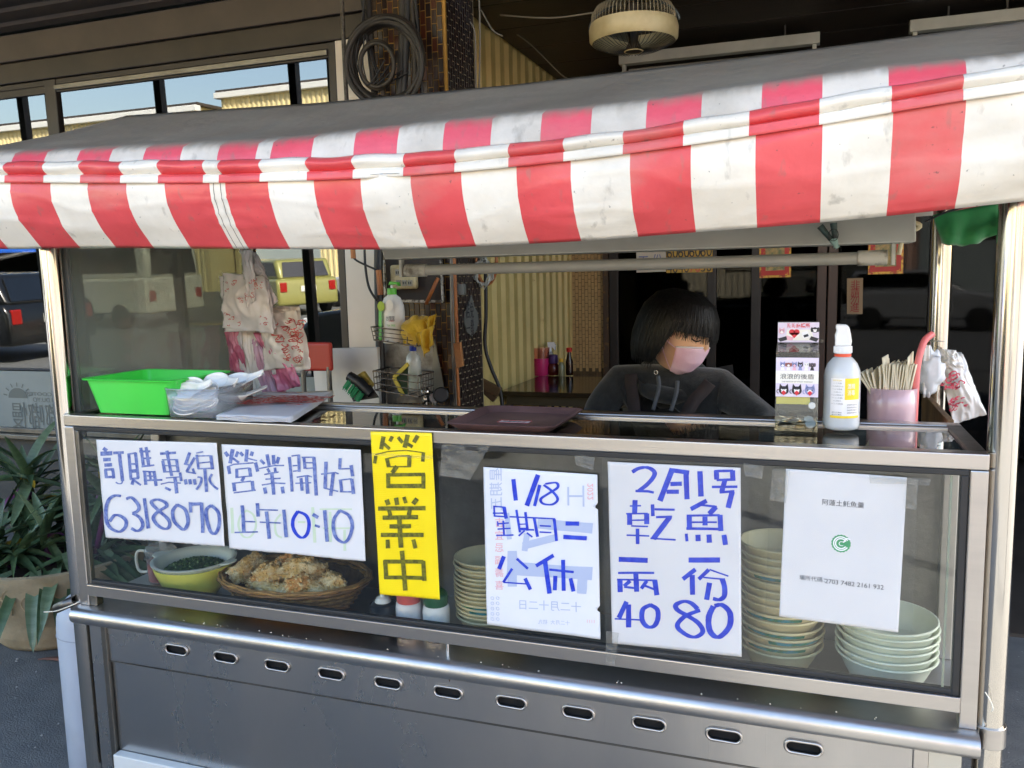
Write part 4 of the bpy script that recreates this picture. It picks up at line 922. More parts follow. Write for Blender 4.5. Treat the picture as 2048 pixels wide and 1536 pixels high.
for k, (px, py, nm, a, b, c_, rz) in enumerate(spots):
    z = DZ + lay[k] ; p = atz(px, py, z); p.y = min(max(p.y, ky - .10), ky + .10); p.x = min(max(p.x, kx - .16), kx + .16)
    o = thing('fried_fish', '%s piece of battered fried fish in the wicker basket' % nm, 'fried fish', (p.x, p.y, z), group='fried fish pieces in the basket', rot=(R(random.uniform(-12, 12)), R(random.uniform(-14, 14)), R(rz)))
    sd = k*7.3
    def shp(d, sd=sd):
        q = 1 + .34*nz(d*1.8 + V(sd, 0, 0), 1) + .26*nz(d*4.5 + V(0, sd, 0), 1) + .15*abs(nz(d*10 + V(0, 0, sd), 1)) + .08*abs(nz(d*22 + V(sd, 1, 0), 1))
        return q
    m_ = MB().sphere((0, 0, 0), (a, b, c_), 44, 26, shp); cr = m_.build('flesh', (fry, fry2)[k in (1, 5, 8)], o, sm=180, local=True)
    mc = MB()
    for j in range(240):
        d = V(random.gauss(0, 1), random.gauss(0, 1), random.gauss(0, 1)).normalized(); q = V(d.x*a, d.y*b, d.z*c_)*shp(d)*1.0
        s_ = random.uniform(.0018, .0042); mc.sphere(q, (s_, s_, s_*.8), 5, 4)
    stuff(mc.build('crumbs', fry, o, sm=180, local=True))

# ================================================================ ON THE COUNTER
gp_ = mat('bright_green_plastic', C(66, 208, 72), .32, 0, C(56, 192, 62), 2, .4, .7, .04, 6, sss=.15)
def rrect(x0, x1, y0, y1, z, rad, n=5):
    out = []
    for cx, cy, a0 in ((x1 - rad, y0 + rad, -90), (x1 - rad, y1 - rad, 0), (x0 + rad, y1 - rad, 90), (x0 + rad, y0 + rad, 180)):
        for k in range(n + 1):
            a = R(a0 + 90*k/n); out.append(V(cx + rad*math.cos(a), cy + rad*math.sin(a), z))
    return out
def shell(rings, close=True):
    mb = MB(); n = len(rings[0])
    mb.add([p for g in rings for p in g], [(i*n + k, i*n + (k+1) % n, (i+1)*n + (k+1) % n, (i+1)*n + k) for i in range(len(rings) - 1) for k in range(n)])
    if close: mb.add(rings[-1], [tuple(range(n))]); mb.add(rings[0], [tuple(range(n-1, -1, -1))])
    return mb
r = thing('green_basin', 'bright green rectangular plastic basin on the left of the counter', 'basin', (-1.95, .12, 0))
b0, b1, bh = (-2.064, -1.828, .030, .222), (-2.100, -1.812, .030, .252), .093
def rg(t, z, o=0.): return rrect(lerp(b0[0], b1[0], t) - o, lerp(b0[1], b1[1], t) + o, lerp(b0[2], b1[2], t) - o, lerp(b0[3], b1[3], t) + o, z, .022)
shell([rg(0, .002, -.006), rg(0, .004), rg(.5, bh*.5), rg(1, bh - .004), rg(1, bh - .004, .008), rg(1, bh, .009), rg(1, bh + .001, .004), rg(1, bh, -.002), rg(.5, bh*.5, -.0025), rg(0.02, .006, -.004)]).build('body', gp_, r, sm=50)
# clear spoon box and spoons
r = thing('spoon_box', 'clear plastic box full of white soup spoons beside the green basin', 'box', (-1.76, .13, 0))
jb = film('milky_box_plastic', (.9, .92, .95, 1), .03, .12, .22, (.75, .79, .84, 1))
def bq(z, e=0.):
    f0 = [V(-1.822, .018, z), V(-1.672, .022, z), V(-1.735, .250, z), V(-1.885, .246, z)]; cc = sum(f0, V(0, 0, 0))/4
    out = []
    for i, p_ in enumerate(f0):
        for j in (-1, 1): out.append(p_ + (f0[(i + j) % 4] - p_).normalized()*.012 + (p_ - cc)*e)
    return out
mb = shell([bq(.003), bq(.073, .05)], False); mb.add(bq(.003), [tuple(range(7, -1, -1))]); mb.build('body', jb, r, sm=30, solid=.0015)
MB().tube(bq(.073, .06), .0024, 6, closed=True).build('rim', jb, r, sm=180)
porc = mat('white_melamine', C(230, 228, 222), .25, 0, C(220, 217, 210), 6, sss=.1)
def spoon_mesh():
    mb = MB(); L_ = .135
    def f(u, v):                                # v along the spoon, u across
        x = lerp(0, L_, v); a = (u - .5)*2
        if v < .55: bw = .027*max(.02, math.sin(math.pi*min(1, (v/.55)*.86 + .0)))**.5; dpt = .019*math.sin(math.pi*min(1, v/.55*.9))**.6
        else:
            q = (v - .55)/.45; bw = lerp(.0175, .0125, min(1, q*1.6))*(1 if q < .85 else math.sqrt(max(.02, 1 - ((q - .85)/.15)**2))); dpt = .006
        z = -dpt*(1 - a*a) + .014 + (0 if v < .5 else .022*((v - .5)/.5)**1.3)
        return (x, a*bw, z)
    mb.grid(10, 26, f); return mb
sp0 = thing('soup_spoon', 'spoon', 'spoon'); spoon_mesh().build('body', porc, sp0, sm=180, local=True, solid=.0025)
SP = [(-1.815, .040, .016, 38, 0, 3, 'flat at the bottom front of the box'), (-1.815, .045, .026, 38, 0, 3, 'second from the bottom at the box front'), (-1.815, .050, .036, 38, 0, 3, 'third from the bottom at the box front'), (-1.69, .06, .034, -62, 0, 172, 'seen broadside through the right of the box front'), (-1.75, .12, .030, 0, 4, 60, 'lying across the middle of the box'),
      (-1.835, .060, .052, 48, -6, 4, 'lying on top at the front left of the box'), (-1.825, .085, .074, 55, 12, -6, 'standing highest at the left of the heap'), (-1.70, .075, .060, -50, 4, 178, 'leaning right over the box front'), (-1.80, .15, .078, 40, 8, -12, 'at the back of the heap'), (-1.69, .13, .066, -44, 6, 172, 'nearest the right rim of the box'), (-1.78, .19, .064, 40, -4, 4, 'resting on the rear rim of the box')]
for k, (x, y, z, rx, ry, rz, lb) in enumerate(SP):
    o = sp0 if k == 0 else dup(sp0); o.location = (x, y, z + T); o.rotation_euler = (R(rx), R(ry), R(rz)); tag(o, 'white melamine soup spoon ' + lb, 'spoon', 'soup spoons in the clear box')
# pack of flat printed bags
bagm = mat('white_bag_plastic', C(206, 208, 212), .3, 0, C(190, 192, 198), 6, .4, .7, .25, 14)
P4 = [atz(432, 840, .004), atz(582, 845, .004), atz(668, 791, .004), atz(528, 791, .004)]
r = thing('bag_pack', 'flat pack of printed white plastic bags lying on the counter', 'bag', lerp(P4[0], P4[2], .5))
for k in range(5):
    def g(u, v, k=k): q = lerp(lerp(P4[0], P4[1], u), lerp(P4[3], P4[2], u), v); return q + V(.002*nz((k, v*4, 0), 1), .003*nz((u*4, k, 0), 1), .0025*k + .0025*nz((u*4, v*4, k), 1) + .010*max(0, u + v - 1.5))
    MB().grid(14, 14, g).build('bag', bagm, r, sm=180, solid=.0006)
def swirls(root, base, uu, vv, n, m, size, seed, name='print', wdt=.0012):
    rnd = random.Random(seed); mb = MB(); nn = uu.cross(vv)
    for k in range(n):
        c = base + uu*rnd.uniform(-.5, .5)*size + vv*rnd.uniform(-.35, .35)*size; a0 = rnd.uniform(0, 6.28); rr_ = rnd.uniform(.06, .20)*size; e = rnd.uniform(.3, .8)
        pts = [c + (uu*math.cos(a0 + a) + vv*math.sin(a0 + a)*e)*rr_*(1 + .25*math.sin(3*a)) + nn*.0003*(k % 5) for a in [rnd.uniform(3, 5.5)*j/12 for j in range(13)]]
        vs = []
        for i, q in enumerate(pts):
            d = (pts[min(i+1, 12)] - pts[max(i-1, 0)]).normalized(); t_ = nn.cross(d)*wdt*rnd.uniform(.6, 1.6); vs += [q - t_, q + t_]
        mb.add(vs, [(2*i, 2*i+1, 2*i+3, 2*i+2) for i in range(12)])
    return stuff(mb.build(name, m, root))
u_ = (P4[1] - P4[0]).normalized(); v_ = (P4[3] - P4[0]); v_ = (v_ - u_*v_.dot(u_)).normalized()
swirls(r, lerp(P4[0], P4[2], .52) + V(0, 0, .0165), u_, v_, 60, ink_red, .20, 3, wdt=.0026)
# brown tray
tm = mat('brown_plastic_tray', C(98, 74, 72), .42, 0, C(70, 50, 50), 5, .4, .7, .05, 90)
r = thing('brown_tray', 'small dark brown plastic tray on the middle of the counter glass', 'tray', (-.935, .14, 0))
a0 = (-1.052, -.812, .008, .262)
def tr(z, e): return rrect(a0[0] - e, a0[1] + e, a0[2] - e, a0[3] + e, z, .028)
shell([tr(.000, -.014), tr(.003, -.008), tr(.014, .004), tr(.016, .006), tr(.0175, .004), tr(.016, .000), tr(.006, -.012), tr(.0045, -.018)]).build('body', tm, r, sm=40)
tl = MB().box(-.965, -.895, .10, .122, .0055, .0062).build('label_plate', mat('grey_label', C(178, 182, 182), .5), r)
MB().tube([V(-.967, .098, .0064), V(-.893, .098, .0064), V(-.893, .124, .0064), V(-.967, .124, .0064)], .0004, 4, closed=True).build('label_border', ink_red, tl)
text('營業中謝謝', (-.93, .111, .0062), (1, 0, 0), (0, 1, 0), .016, ink_print, tl, width=.055, off=.0006)
# donation box
ac = film('acrylic', (.94, .95, .93, 1), .03, .02)
dx0, dx1, dy0, dy1 = -.370, -.286, .158, .225
r = thing('donation_box', 'clear acrylic donation box with cartoon cat and dog prints and coins inside', 'donation box', ((dx0 + dx1)/2, .19, 0))
MB().box(dx0, dx1, dy0, dy0 + .003, 0, .165).build('front_panel', ac, r); MB().box(dx0, dx1, dy1 - .003, dy1, 0, .225).build('back_panel', ac, r, bev=.001)
for x in (dx0, dx1 - .003): MB().box(x, x + .003, dy0 + .003, dy1 - .003, 0, .160).build('side_panel', ac, r)
MB().box(dx0, dx1, dy0, dy1, -.0005, .004).build('base', ac, r)
MB().hexa([V(dx0, dy0, .165), V(dx1, dy0, .165), V(dx1, dy0 + .003, .163), V(dx0, dy0 + .003, .163)], [V(dx0, dy1 - .012, .180), V(dx1, dy1 - .012, .180), V(dx1, dy1 - .01, .177), V(dx0, dy1 - .01, .177)]).build('lid', ac, r)
lil = mat('lilac_print', C(220, 208, 226), .45); crm = mat('cream_print', C(236, 232, 222), .45); pnk = mat('pink_print', C(232, 176, 190), .5); blk = mat('black_print_area', C(40, 38, 44), .5); gry_ = mat('blue_grey_print', C(140, 146, 190), .5); rd_ = mat('bright_red_print', C(214, 46, 58), .5); wh_ = mat('plain_white_print', C(238, 236, 236), .5)
cardt = MB().box(dx0 + .001, dx1 - .001, dy1 - .010, dy1 - .0085, .180, .222).build('top_card', lil, r)
cardf = MB().box(dx0 + .0005, dx1 - .0005, dy0 - .0016, dy0 - .0004, .072, .153).build('front_card', lil, r)
MB().box(dx0 + .0005, dx1 - .0005, dy0 - .0022, dy0 - .0018, .100, .126).build('card_band', crm, cardf)
ycard = MB().box(dx0 + .002, dx1 - .016, dy0 + .0035, dy0 + .0042, .056, .074).build('yellow_slip', mat('yellow_slip', C(214, 202, 96), .5), r)
UX, UZ = V(1, 0, 0), V(0, 0, 1)
def dsc(par, x, z, y, ru, rv, m, nm='print', k=0): return MB().disc((x, y - .0004 - .0002*k, z), UX, UZ, ru, rv, 18).build(nm, m, par)
def tri(par, pts, y, m, nm='print', k=0): return MB().add([(a, y - .0004 - .0002*k, b) for a, b in pts], [tuple(range(len(pts)))]).build(nm, m, par)
text('浪浪庇護所', ((dx0 + dx1)/2, dy1 - .0102, .2155), UX, UZ, .0095, rd_, cardt, width=.046, off=.0004, bold=.02)
yc = dy1 - .0102; cxm = (dx0 + dx1)/2
tri(cardt, [(dx0 + .016, .184), (dx1 - .010, .184), (dx1 - .016, .207), (dx0 + .020, .207)], yc, crm)
for sx in (-1, 1): dsc(cardt, cxm - .008 + sx*.0045, .2015, yc, .0062, .006, rd_, k=2)
tri(cardt, [(cxm - .0185, .200), (cxm + .0025, .200), (cxm - .008, .1885)], yc, rd_, k=2)
tri(cardt, [(dx0 + .001, .188), (dx0 + .018, .193), (dx0 + .022, .186), (dx0 + .006, .181)], yc, blk, k=1); tri(cardt, [(dx0 + .018, .195), (dx0 + .034, .190), (dx0 + .030, .184), (dx0 + .020, .185)], yc, pnk, k=2)
tri(cardt, [(dx1 - .001, .188), (dx1 - .016, .193), (dx1 - .020, .186), (dx1 - .006, .181)], yc, blk, k=1)
tri(cardt, [(cxm + .006, .200), (cxm + .018, .205), (cxm + .023, .192), (cxm + .011, .187)], yc, wh_, k=2); tri(cardt, [(cxm + .010, .195), (cxm + .019, .198), (cxm + .021, .193), (cxm + .012, .190)], yc, ink_print, k=3)
def pet(par, x, z, s, y, col, face, kind):
    dsc(par, x, z, y, s, s*.9, col, k=1)
    if kind == 'cat':
        for q in (-1, 1): tri(par, [(x + q*s*.95, z + s*.25), (x + q*s*.8, z + s*1.45), (x + q*s*.2, z + s*.75)], y, col, k=1)
    else:
        for q in (-1, 1): MB().disc((x + q*s*.95, y - .0009, z + s*.1), UX, UZ, s*.38, s*.8, 12).build('print', col, par)
    dsc(par, x, z - s*.25, y, s*.5, s*.48, face, k=3)
    for q in (-1, 1): dsc(par, x + q*s*.42, z + s*.15, y, s*.14, s*.16, blk if col != blk else wh_, k=4)
    dsc(par, x, z - s*.1, y, s*.12, s*.09, pnk, k=5)
pet(cardt, dx0 + .009, .203, .006, yc, pnk, wh_, 'cat'); pet(cardt, dx1 - .009, .206, .0065, yc, blk, wh_, 'dog')
yf = dy0 - .0017
for k, (col, face, kd) in enumerate(((gry_, wh_, 'cat'), (mat('rust_print', C(150, 86, 76), .5), wh_, 'dog'), (gry_, pnk, 'cat'), (blk, gry_, 'cat'), (wh_, crm, 'cat'), (mat('dark_grey_print', C(84, 76, 84), .5), blk, 'dog'))):
    pet(cardf, dx0 + .0135 + k*.0115, .138, .0052, yf, col, face, kd); tri(cardf, [(dx0 + .0095 + k*.0115, .127), (dx0 + .0175 + k*.0115, .127), (dx0 + .0155 + k*.0115, .135), (dx0 + .0115 + k*.0115, .135)], yf, face)
text('浪浪的後盾', (cxm, dy0 - .0023, .1145), UX, UZ, .012, ink_print, cardf, width=.066, off=.0004)
text('THE RESCUE OF STRAY ANIMALS', (cxm, dy0 - .0023, .1035), UX, UZ, .0036, ink_print, cardf, width=.06, off=.0004)
for k, (col, fc) in enumerate(((blk, wh_), (blk, wh_), (gry_, wh_))):
    x = dx0 + .0165 + k*.0255; pet(cardf, x, .085, .0098, yf, col, fc, 'cat'); MB().tube([V(x - .010 - .0035*math.sin(a), yf - .0012, .083 + .004*math.cos(a)) for a in [math.pi*j/8 for j in range(9)]], .0008, 4).build('print', col, cardf)
    tri(cardf, [(x - .005, .081), (x, .0745), (x + .005, .081), (x, .0855)], yf, rd_, k=7)
MB().cyl((dx1 - .012, dy0 - .008, .055), (dx1 - .012, dy0, .055), .007, n=14).build('lock_knob', mat('frosted_knob', C(206, 208, 204), .3), r, sm=40, bev=.001)
coin = mat('silver_coin', C(176, 170, 156), .3, 1.); brs = mat('brass_coin', C(170, 140, 84), .35, 1.)
cm = MB().cyl((0, 0, -.0008), (0, 0, .0008), .0105, n=18).build('coin', coin, local=True, bev=.0003); cme = cm.data; bpy.data.objects.remove(cm)
cm = MB().cyl((0, 0, -.0008), (0, 0, .0008), .0095, n=18).build('coin', brs, local=True, bev=.0003); cmb = cm.data; bpy.data.objects.remove(cm)
for k in range(34):
    o = bpy.data.objects.new('coin', cmb if k % 5 == 0 else cme); sc.collection.objects.link(o)
    x, y, z = random.uniform(dx0 + .014, dx1 - .014), random.uniform(dy0 + .014, dy1 - .014), .006 + .0005*k
    if x > cxm + .012 and k > 15: o.rotation_euler = (R(random.uniform(40, 70)), 0, R(random.uniform(-20, 20))); z = min(z, .016)
    else: o.rotation_euler = (R(random.uniform(-14, 14)), R(random.uniform(-14, 14)), 0)
    o.location = (x, y, z + T)
    tag(o, 'silver or brass coin lying in the clear donation box', 'coin', 'coins in the donation box')
for z in (.030, .035, .040): MB().box(dx0 + .004, dx1 - .004, dy0 + .004, dy0 + .005, z, z + .0012).build('ridge', ac, r)
# hand sanitiser
sbx, sby = -.240, .205
r = thing('sanitiser_bottle', 'translucent spray bottle of hand sanitiser with yellow label and white trigger cap', 'bottle', (sbx, sby, 0))
tb = plastic('frosted_bottle', (.86, .89, .91, 1), .25, .25, .02)
prof = [(.030, .001), (.0345, .004), (.036, .012), (.036, .112), (.0345, .124), (.029, .138), (.020, .149), (.0155, .152)]
MB().lathe(prof, n=32).build('body', tb, r, sm=60, local=True)
MB().lathe([(.030, .004), (.0335, .010), (.0335, .112), (.030, .126), (.0, .128)], n=28, cap=False).build('liquid', plastic('clear_liquid', (.72, .78, .82, 1), .3, .1), r, sm=60, local=True)
MB().lathe([(.0155, .152), (.0165, .153), (.0165, .158), (.0155, .158)], n=28).build('orange_ring', mat('orange_ring', C(226, 84, 52), .4), r, sm=40, local=True)
wc = mat('white_cap', C(232, 232, 232), .35)
cp = MB().lathe([(.0165, .1585), (.0175, .160), (.0172, .173), (.0165, .174)], n=28).build('cap', wc, r, sm=40, local=True)
for k in range(28):
    a = 2*math.pi*k/28; MB().bar((.0176*math.cos(a), .0176*math.sin(a), .160), (.0174*math.cos(a), .0174*math.sin(a), .173), .0014, .0012).build('rib', wc, cp, local=True)
MB().prism([(-.016, -.008, .174), (.0155, -.008, .174), (.0165, -.008, .184), (.0140, -.008, .200), (.0105, -.008, .214), (.004, -.008, .218), (-.0145, -.008, .2185), (-.015, -.008, .210), (-.013, -.008, .206), (-.0165, -.008, .196), (-.0155, -.008, .184)], (0, .016, 0)).build('trigger_cap', wc, r, local=True, bev=.003, sm=50, seg=3)
def wrap(a0, a1, z0, z1, m, nm, rr_=.0364): return MB().grid(14, 1, lambda u, v: (rr_*math.cos(lerp(a0, a1, u)), rr_*math.sin(lerp(a0, a1, u)), lerp(z0, z1, v))).build(nm, m, r, sm=180, local=True)
A0, A1 = R(-128), R(-30)
yel = mat('yellow_label', C(242, 212, 48), .45)
lb = wrap(A0, A1, .028, .110, wh_, 'label'); wrap(lerp(A0, A1, .46), A1, .066, .110, yel, 'label_block', .0366); wrap(A0, A1, .028, .033, yel, 'label_block', .0366)
def wtext(body, t, z, size, m, width):
    a = lerp(A0, A1, t); n = V(math.cos(a), math.sin(a), 0); u = V(-n.y, n.x, 0); u = -u if u.x < 0 else u
    text(body, V(sbx, sby, z) + n*.0368, u, UZ, size, m, r, width=width, off=.0004)
for k in range(8): wtext('一二三四五六七八九'[:4 + (k*3) % 5], .23, .100 - k*.006, .0032, ink_print, .016 + .004*((k*5) % 3))
wtext('清潔用酒精', .23, .106, .0034, yel, .018); wtext('酒精', .66, .094, .012, wh_, .016); wtext('消毒', .66, .081, .012, wh_, .016)
for k in range(4): wtext('使用說明注意事項', .70, .056 - k*.0055, .003, ink_print, .022)
for k in range(2): wtext('成分乙醇水', .23, .040 - k*.0045, .003, ink_print, .02)
# pink basket with napkins behind the counter
pk = plastic('pink_bag_liner', (.80, .55, .60, 1), .12, .22, .06); cxk, cyk = -.125, .425
r = thing('napkin_bucket', 'pink plastic bucket lined with a bag and full of paper napkins', 'bucket', (cxk, cyk, -.08))
MB().lathe([(.046, 0), (.050, .004), (.0525, .10), (.0535, .142), (.051, .142), (.0495, .10), (.047, .006)], n=32, cap=False, wob=lambda a, z: 1 + .018*nz((3*math.cos(a), 3*math.sin(a), z*22), 1)).build('bag_liner', pk, r, sm=180, local=True)
MB().lathe([(.043, .001), (.047, .004), (.049, .12), (.048, .12)], n=28).build('bucket_wall', mat('pink_plastic', C(206, 112, 128), .4), r, sm=60, local=True)
MB().tube(smooth([(.046, -.012, .05), (.047, -.012, .15), (.050, -.008, .20), (.062, .005, .245), (.080, .02, .262)], 5), .0075, 10).build('handle', mat('pink_handle', C(224, 118, 118), .35), r, sm=180, local=True)
nap = mat('cream_napkin', C(232, 222, 196), .8, 0, C(218, 206, 176), 10)
for k in range(24):
    t_ = k/23; x = lerp(-.040, .034, t_) + random.uniform(-.001, .001); tilt = (lerp(-.55, -.28, t_/.2) if t_ < .2 else lerp(-.10, .10, (t_ - .2)/.8)) + random.uniform(-.025, .025); h = random.uniform(.078, .086) if t_ >= .2 else random.uniform(.060, .082)
    if k in (6, 20): h += .022
    b_ = V(x, -.022, .112); tdir = V(math.sin(tilt), -.08, math.cos(tilt)).normalized(); wv = V(.30, .95, 0).normalized()*.05
    MB().grid(3, 6, lambda u, v: b_ + wv*u + tdir*h*v + V(.0025*math.sin(v*3 + k), 0, (.010 if k % 4 == 0 else .003)*u*v)).build('napkin', nap, r, local=True, solid=.0022, sm=180)
# ================================================================ BAGS, LAMP AND SMALL THINGS ON THE CART
thinbag = film('thin_white_bag', (.93, .92, .90, 1), .03, .25, .86, (.96, .94, .93, 1), bump=.4, bs=24)
goldbag = film('thin_cream_bag', (.95, .92, .84, 1), .03, .22, .86, (.96, .92, .84, 1), bump=.5, bs=24)
pinkbag = film('thin_pink_bag', (.9, .5, .6, 1), .05, .25, .88, (.75, .20, .32, 1), bump=.4, bs=24); palepink = film('pale_pink_bag', (.9, .6, .7, 1), .05, .25, .88, (.72, .42, .54, 1), bump=.4, bs=24)
def hung(root, c, y, m, k, name='bag', bulge=.012, n=28):
    f = quadpt(c, y)
    def g(u, v):
        p = f(u, v); return p + V(.004*nz((v*5, k, u), 1), -bulge*math.sin(math.pi*u)*math.sin(math.pi*min(1, v*1.1)) + .010*nz((u*2.4, v*3, k*3.1), 1) + .006*nz((u*6, v*5, k), 1) - .005*max(0, 1 - 6*abs(nz((u*4 + v, v*4, k*2), 1))), .004*nz((u*5, k, 0), 1)*v)
    return MB().grid(n, n, g).build(name, m, root, sm=180, solid=.0006)
r = thing('pink_bag_bundle', 'bundle of pink and red plastic bags hanging lowest by the rear left pole', 'bag', at(530, 800, .68))
for k, (c, m) in enumerate((([(448, 650), (478, 652), (490, 745), (462, 742)], pinkbag), ([(455, 650), (490, 652), (505, 755), (478, 748)], pinkbag), ([(462, 655), (500, 655), (512, 765), (486, 770)], thinbag), ([(480, 655), (515, 655), (528, 790), (505, 800)], goldbag), ([(495, 655), (525, 655), (550, 795), (520, 800)], palepink), ([(505, 658), (535, 658), (575, 788), (540, 796)], palepink), ([(510, 665), (560, 668), (605, 770), (560, 785)], pinkbag))):
    hung(r, c, .66 + .008*(k % 3) - .006*k, m, k)
r = thing('printed_bag_bundle', 'bundle of cream plastic bags with red print hanging below the white ones', 'bag', at(570, 770, .60))
for k, c in enumerate(([(536, 612), (600, 612), (620, 730), (560, 765)], [(530, 615), (598, 620), (622, 738), (545, 750)], [(520, 630), (592, 620), (612, 730), (528, 742)])): hung(r, c, .64 - .012*k, goldbag, 20 + k)
u3, v3 = V(1, 0, 0), V(0, 0, 1)
swirls(r, at(577, 660, .588), u3, v3, 26, ink_red, .10, 5, wdt=.0012); swirls(r, at(583, 705, .588), u3, v3, 18, ink_red, .07, 6, wdt=.0012)
r = thing('white_bag_bundle', 'bundle of white carrier bags tied at the top hanging from the awning frame', 'bag', at(495, 665, .55))
for k, c in enumerate(([(478, 502), (512, 505), (556, 600), (525, 640)], [(484, 500), (506, 502), (540, 560), (508, 570)], [(440, 552), (536, 560), (552, 660), (450, 664)], [(446, 545), (530, 552), (548, 668), (446, 655)], [(480, 498), (503, 500), (512, 600), (495, 615)])): hung(r, c, .60 - .012*k, thinbag, 40 + k)
for q, sz, sd in (((462, 572), .045, 1), ((492, 598), .055, 2), ((505, 566), .03, 3), ((465, 640), .06, 4), ((525, 640), .035, 6), ((517, 572), .03, 7)): swirls(r, at(*q, .530), u3, v3, 7, ink_red, sz, sd, wdt=.0007)
MB().sphere(at(487, 502, .58), (.012, .012, .016), 10, 8).build('knot', thinbag, r, sm=180)
# bag on the rear right pole
r = thing('hanging_white_bag', 'white plastic bag with red print hanging outside the rear right pole', 'bag', at(1920, 845, .80))
for k, c in enumerate(([(1872, 702), (1922, 704), (1966, 822), (1905, 846)], [(1872, 706), (1926, 708), (1972, 828), (1908, 850)], [(1880, 698), (1912, 700), (1930, 740), (1884, 735)])): hung(r, c, .82 - .014*k, thinbag if k else bagm, 60 + k, bulge=.02)
for q, sz, sd in (((1905, 765), .06, 8), ((1915, 806), .04, 9)): swirls(r, at(*q, .765), V(.9, 0, .35).normalized(), V(-.35, 0, .9).normalized(), 16, mat('crimson_print', C(214, 70, 96), .5), sz, sd, wdt=.0012)
r = thing('crumpled_tissue', 'crumpled white plastic bag tied between pink handle and rear right pole', 'bag', at(1855, 795, .66))
MB().sphere(at(1861, 745, .66), (.030, .022, .055), 22, 16, lambda d: 1 + .35*nz(d*2.2, 1) + .18*nz(d*6, 1)).build('bag', bagm, r, sm=180)
MB().grid(6, 10, lambda u, v: at(lerp(1846, 1860, u), lerp(690, 795, v), .645) + V(0, .008*nz((u*3, v*4, 1), 1), 0)).build('bag_tail', thinbag, r, sm=180, solid=.0008)
# green cloth in the corner under the awning
r = thing('green_cloth', 'dark green cloth bunched under the right corner of the awning', 'cloth', at(1930, 470, .2))
cl = [(1866, 430), (1998, 405), (1998, 465), (1884, 486)]
f = quadpt(cl, .16); MB().grid(16, 12, lambda u, v: f(u, v) + V(0, .022*nz((u*2.2, v*2, 7), 1) + .010*math.sin(u*14 + v*3)*v, -.012*math.sin(math.pi*u)*v + .01*nz((u*4, 0, v), 1)*v)).build('fabric', mat('green_fabric', C(34, 136, 70), .75, 0, C(24, 108, 54), 8, sheen=.3), r, sm=180, solid=.002)
MB().tube([at(1850, 443, .1), at(1890, 425, .08), at(1960, 405, .06)], .0018, 6).build('cord', gasket, r)
# strip light under the awning
lm = mat('grey_enamel', C(196, 196, 186), .45, 0, C(180, 180, 170), 4); lt = mat('unlit_tube', C(172, 172, 164), .35, 0, C(158, 158, 150), 3)
r = thing('strip_light', 'unlit fluorescent strip light with grey reflector under the awning', 'lamp', (-.75, .44, .36))
x0, x1 = -1.405, -.092
MB().hexa([V(x0 + .02, .38, .386), V(x1, .38, .386), V(x1, .50, .386), V(x0 + .02, .50, .386)], [V(x0 - .015, .40, .450), V(x1, .40, .450), V(x1, .48, .450), V(x0 - .015, .48, .450)]).build('reflector', lm, r, bev=.003)
MB().cyl((x0 + .09, .44, .355), (x1 - .09, .44, .355), .0145, n=20).build('tube', lt, r, sm=40)
for s, xx in ((1, x0 + .052), (-1, x1 - .052)):
    sk = MB().cyl((xx, .44, .355), (xx + s*.062, .44, .355), .0175, n=20).build('socket', mat('worn_socket%d' % (s + 1), C(190, 188, 176), .5, 0, C(110, 104, 92), 30, .5, .7), r, sm=40, bev=.001)
    MB().box(xx - s*.012 - .004, xx - s*.012 + .004, .43, .45, .338, .386).build('lamp_holder', lm, sk, bev=.001)
MB().tube(smooth([(x1 - .03, .42, .36), (x1 - .02, .42, .40), (x1 + .01, .41, .42), (x1 - .005, .41, .43)], 5), .005, 6).build('tape_tail', mat('pale_tape', C(196, 184, 150), .6), r, sm=180)
ins = mat('insulator', C(150, 160, 150), .5)
# spring clip on the reflector
r = thing('clothes_peg', 'weathered dark green clothes peg clipped to the lamp reflector', 'peg', at(1665, 480, .36))
pgm = mat('weathered_green_plastic', C(64, 84, 78), .6, 0, C(36, 42, 38), 30, .4, .6); pgl = mat('pale_green_plastic', C(140, 170, 160), .5)
for a, b in (((1640, 452), (1676, 496)), ((1667, 446), (1672, 496))):
    A_, B_ = at(*a, .355), at(*b, .355); h = MB().tube([A_, lerp(A_, B_, .45), B_], lambda t: .0075 - .003*t, 8).build('arm', pgm, r, sm=60)
    MB().tube([lerp(A_, B_, .62) + V(0, -.002, 0), B_ + V(0, -.002, 0)], .0055, 8).build('jaw', pgl, h, sm=60)
MB().tube([at(1667, 470, .348) + V(.010*math.cos(a), 0, .013*math.sin(a)) for a in [2*math.pi*k/14 for k in range(14)]], .0009, 5, closed=True).build('spring', gasket, r)
# tube end and cable tie at the left corner
r = thing('steel_stub', 'short open steel tube with cable tie at the left corner of the cart', 'tube', at(140, 1205, .0))
A_, B_ = at(150, 1200, .0), at(113, 1217, -.01)
MB().tube([A_, B_], .0125, 16, cap=False).build('tube', steel_dark, r, sm=60, solid=.002); MB().cyl(lerp(A_, B_, .75), lerp(A_, B_, .77), .0115, n=14).build('tube_plug', gasket, r)
MB().tube(smooth([at(88, 1224, -.03), at(112, 1222, -.03), at(140, 1212, -.03), at(158, 1204, -.02)], 5), .0016, 6).build('cable_tie', mat('white_nylon', C(214, 208, 190), .5), r, sm=180)
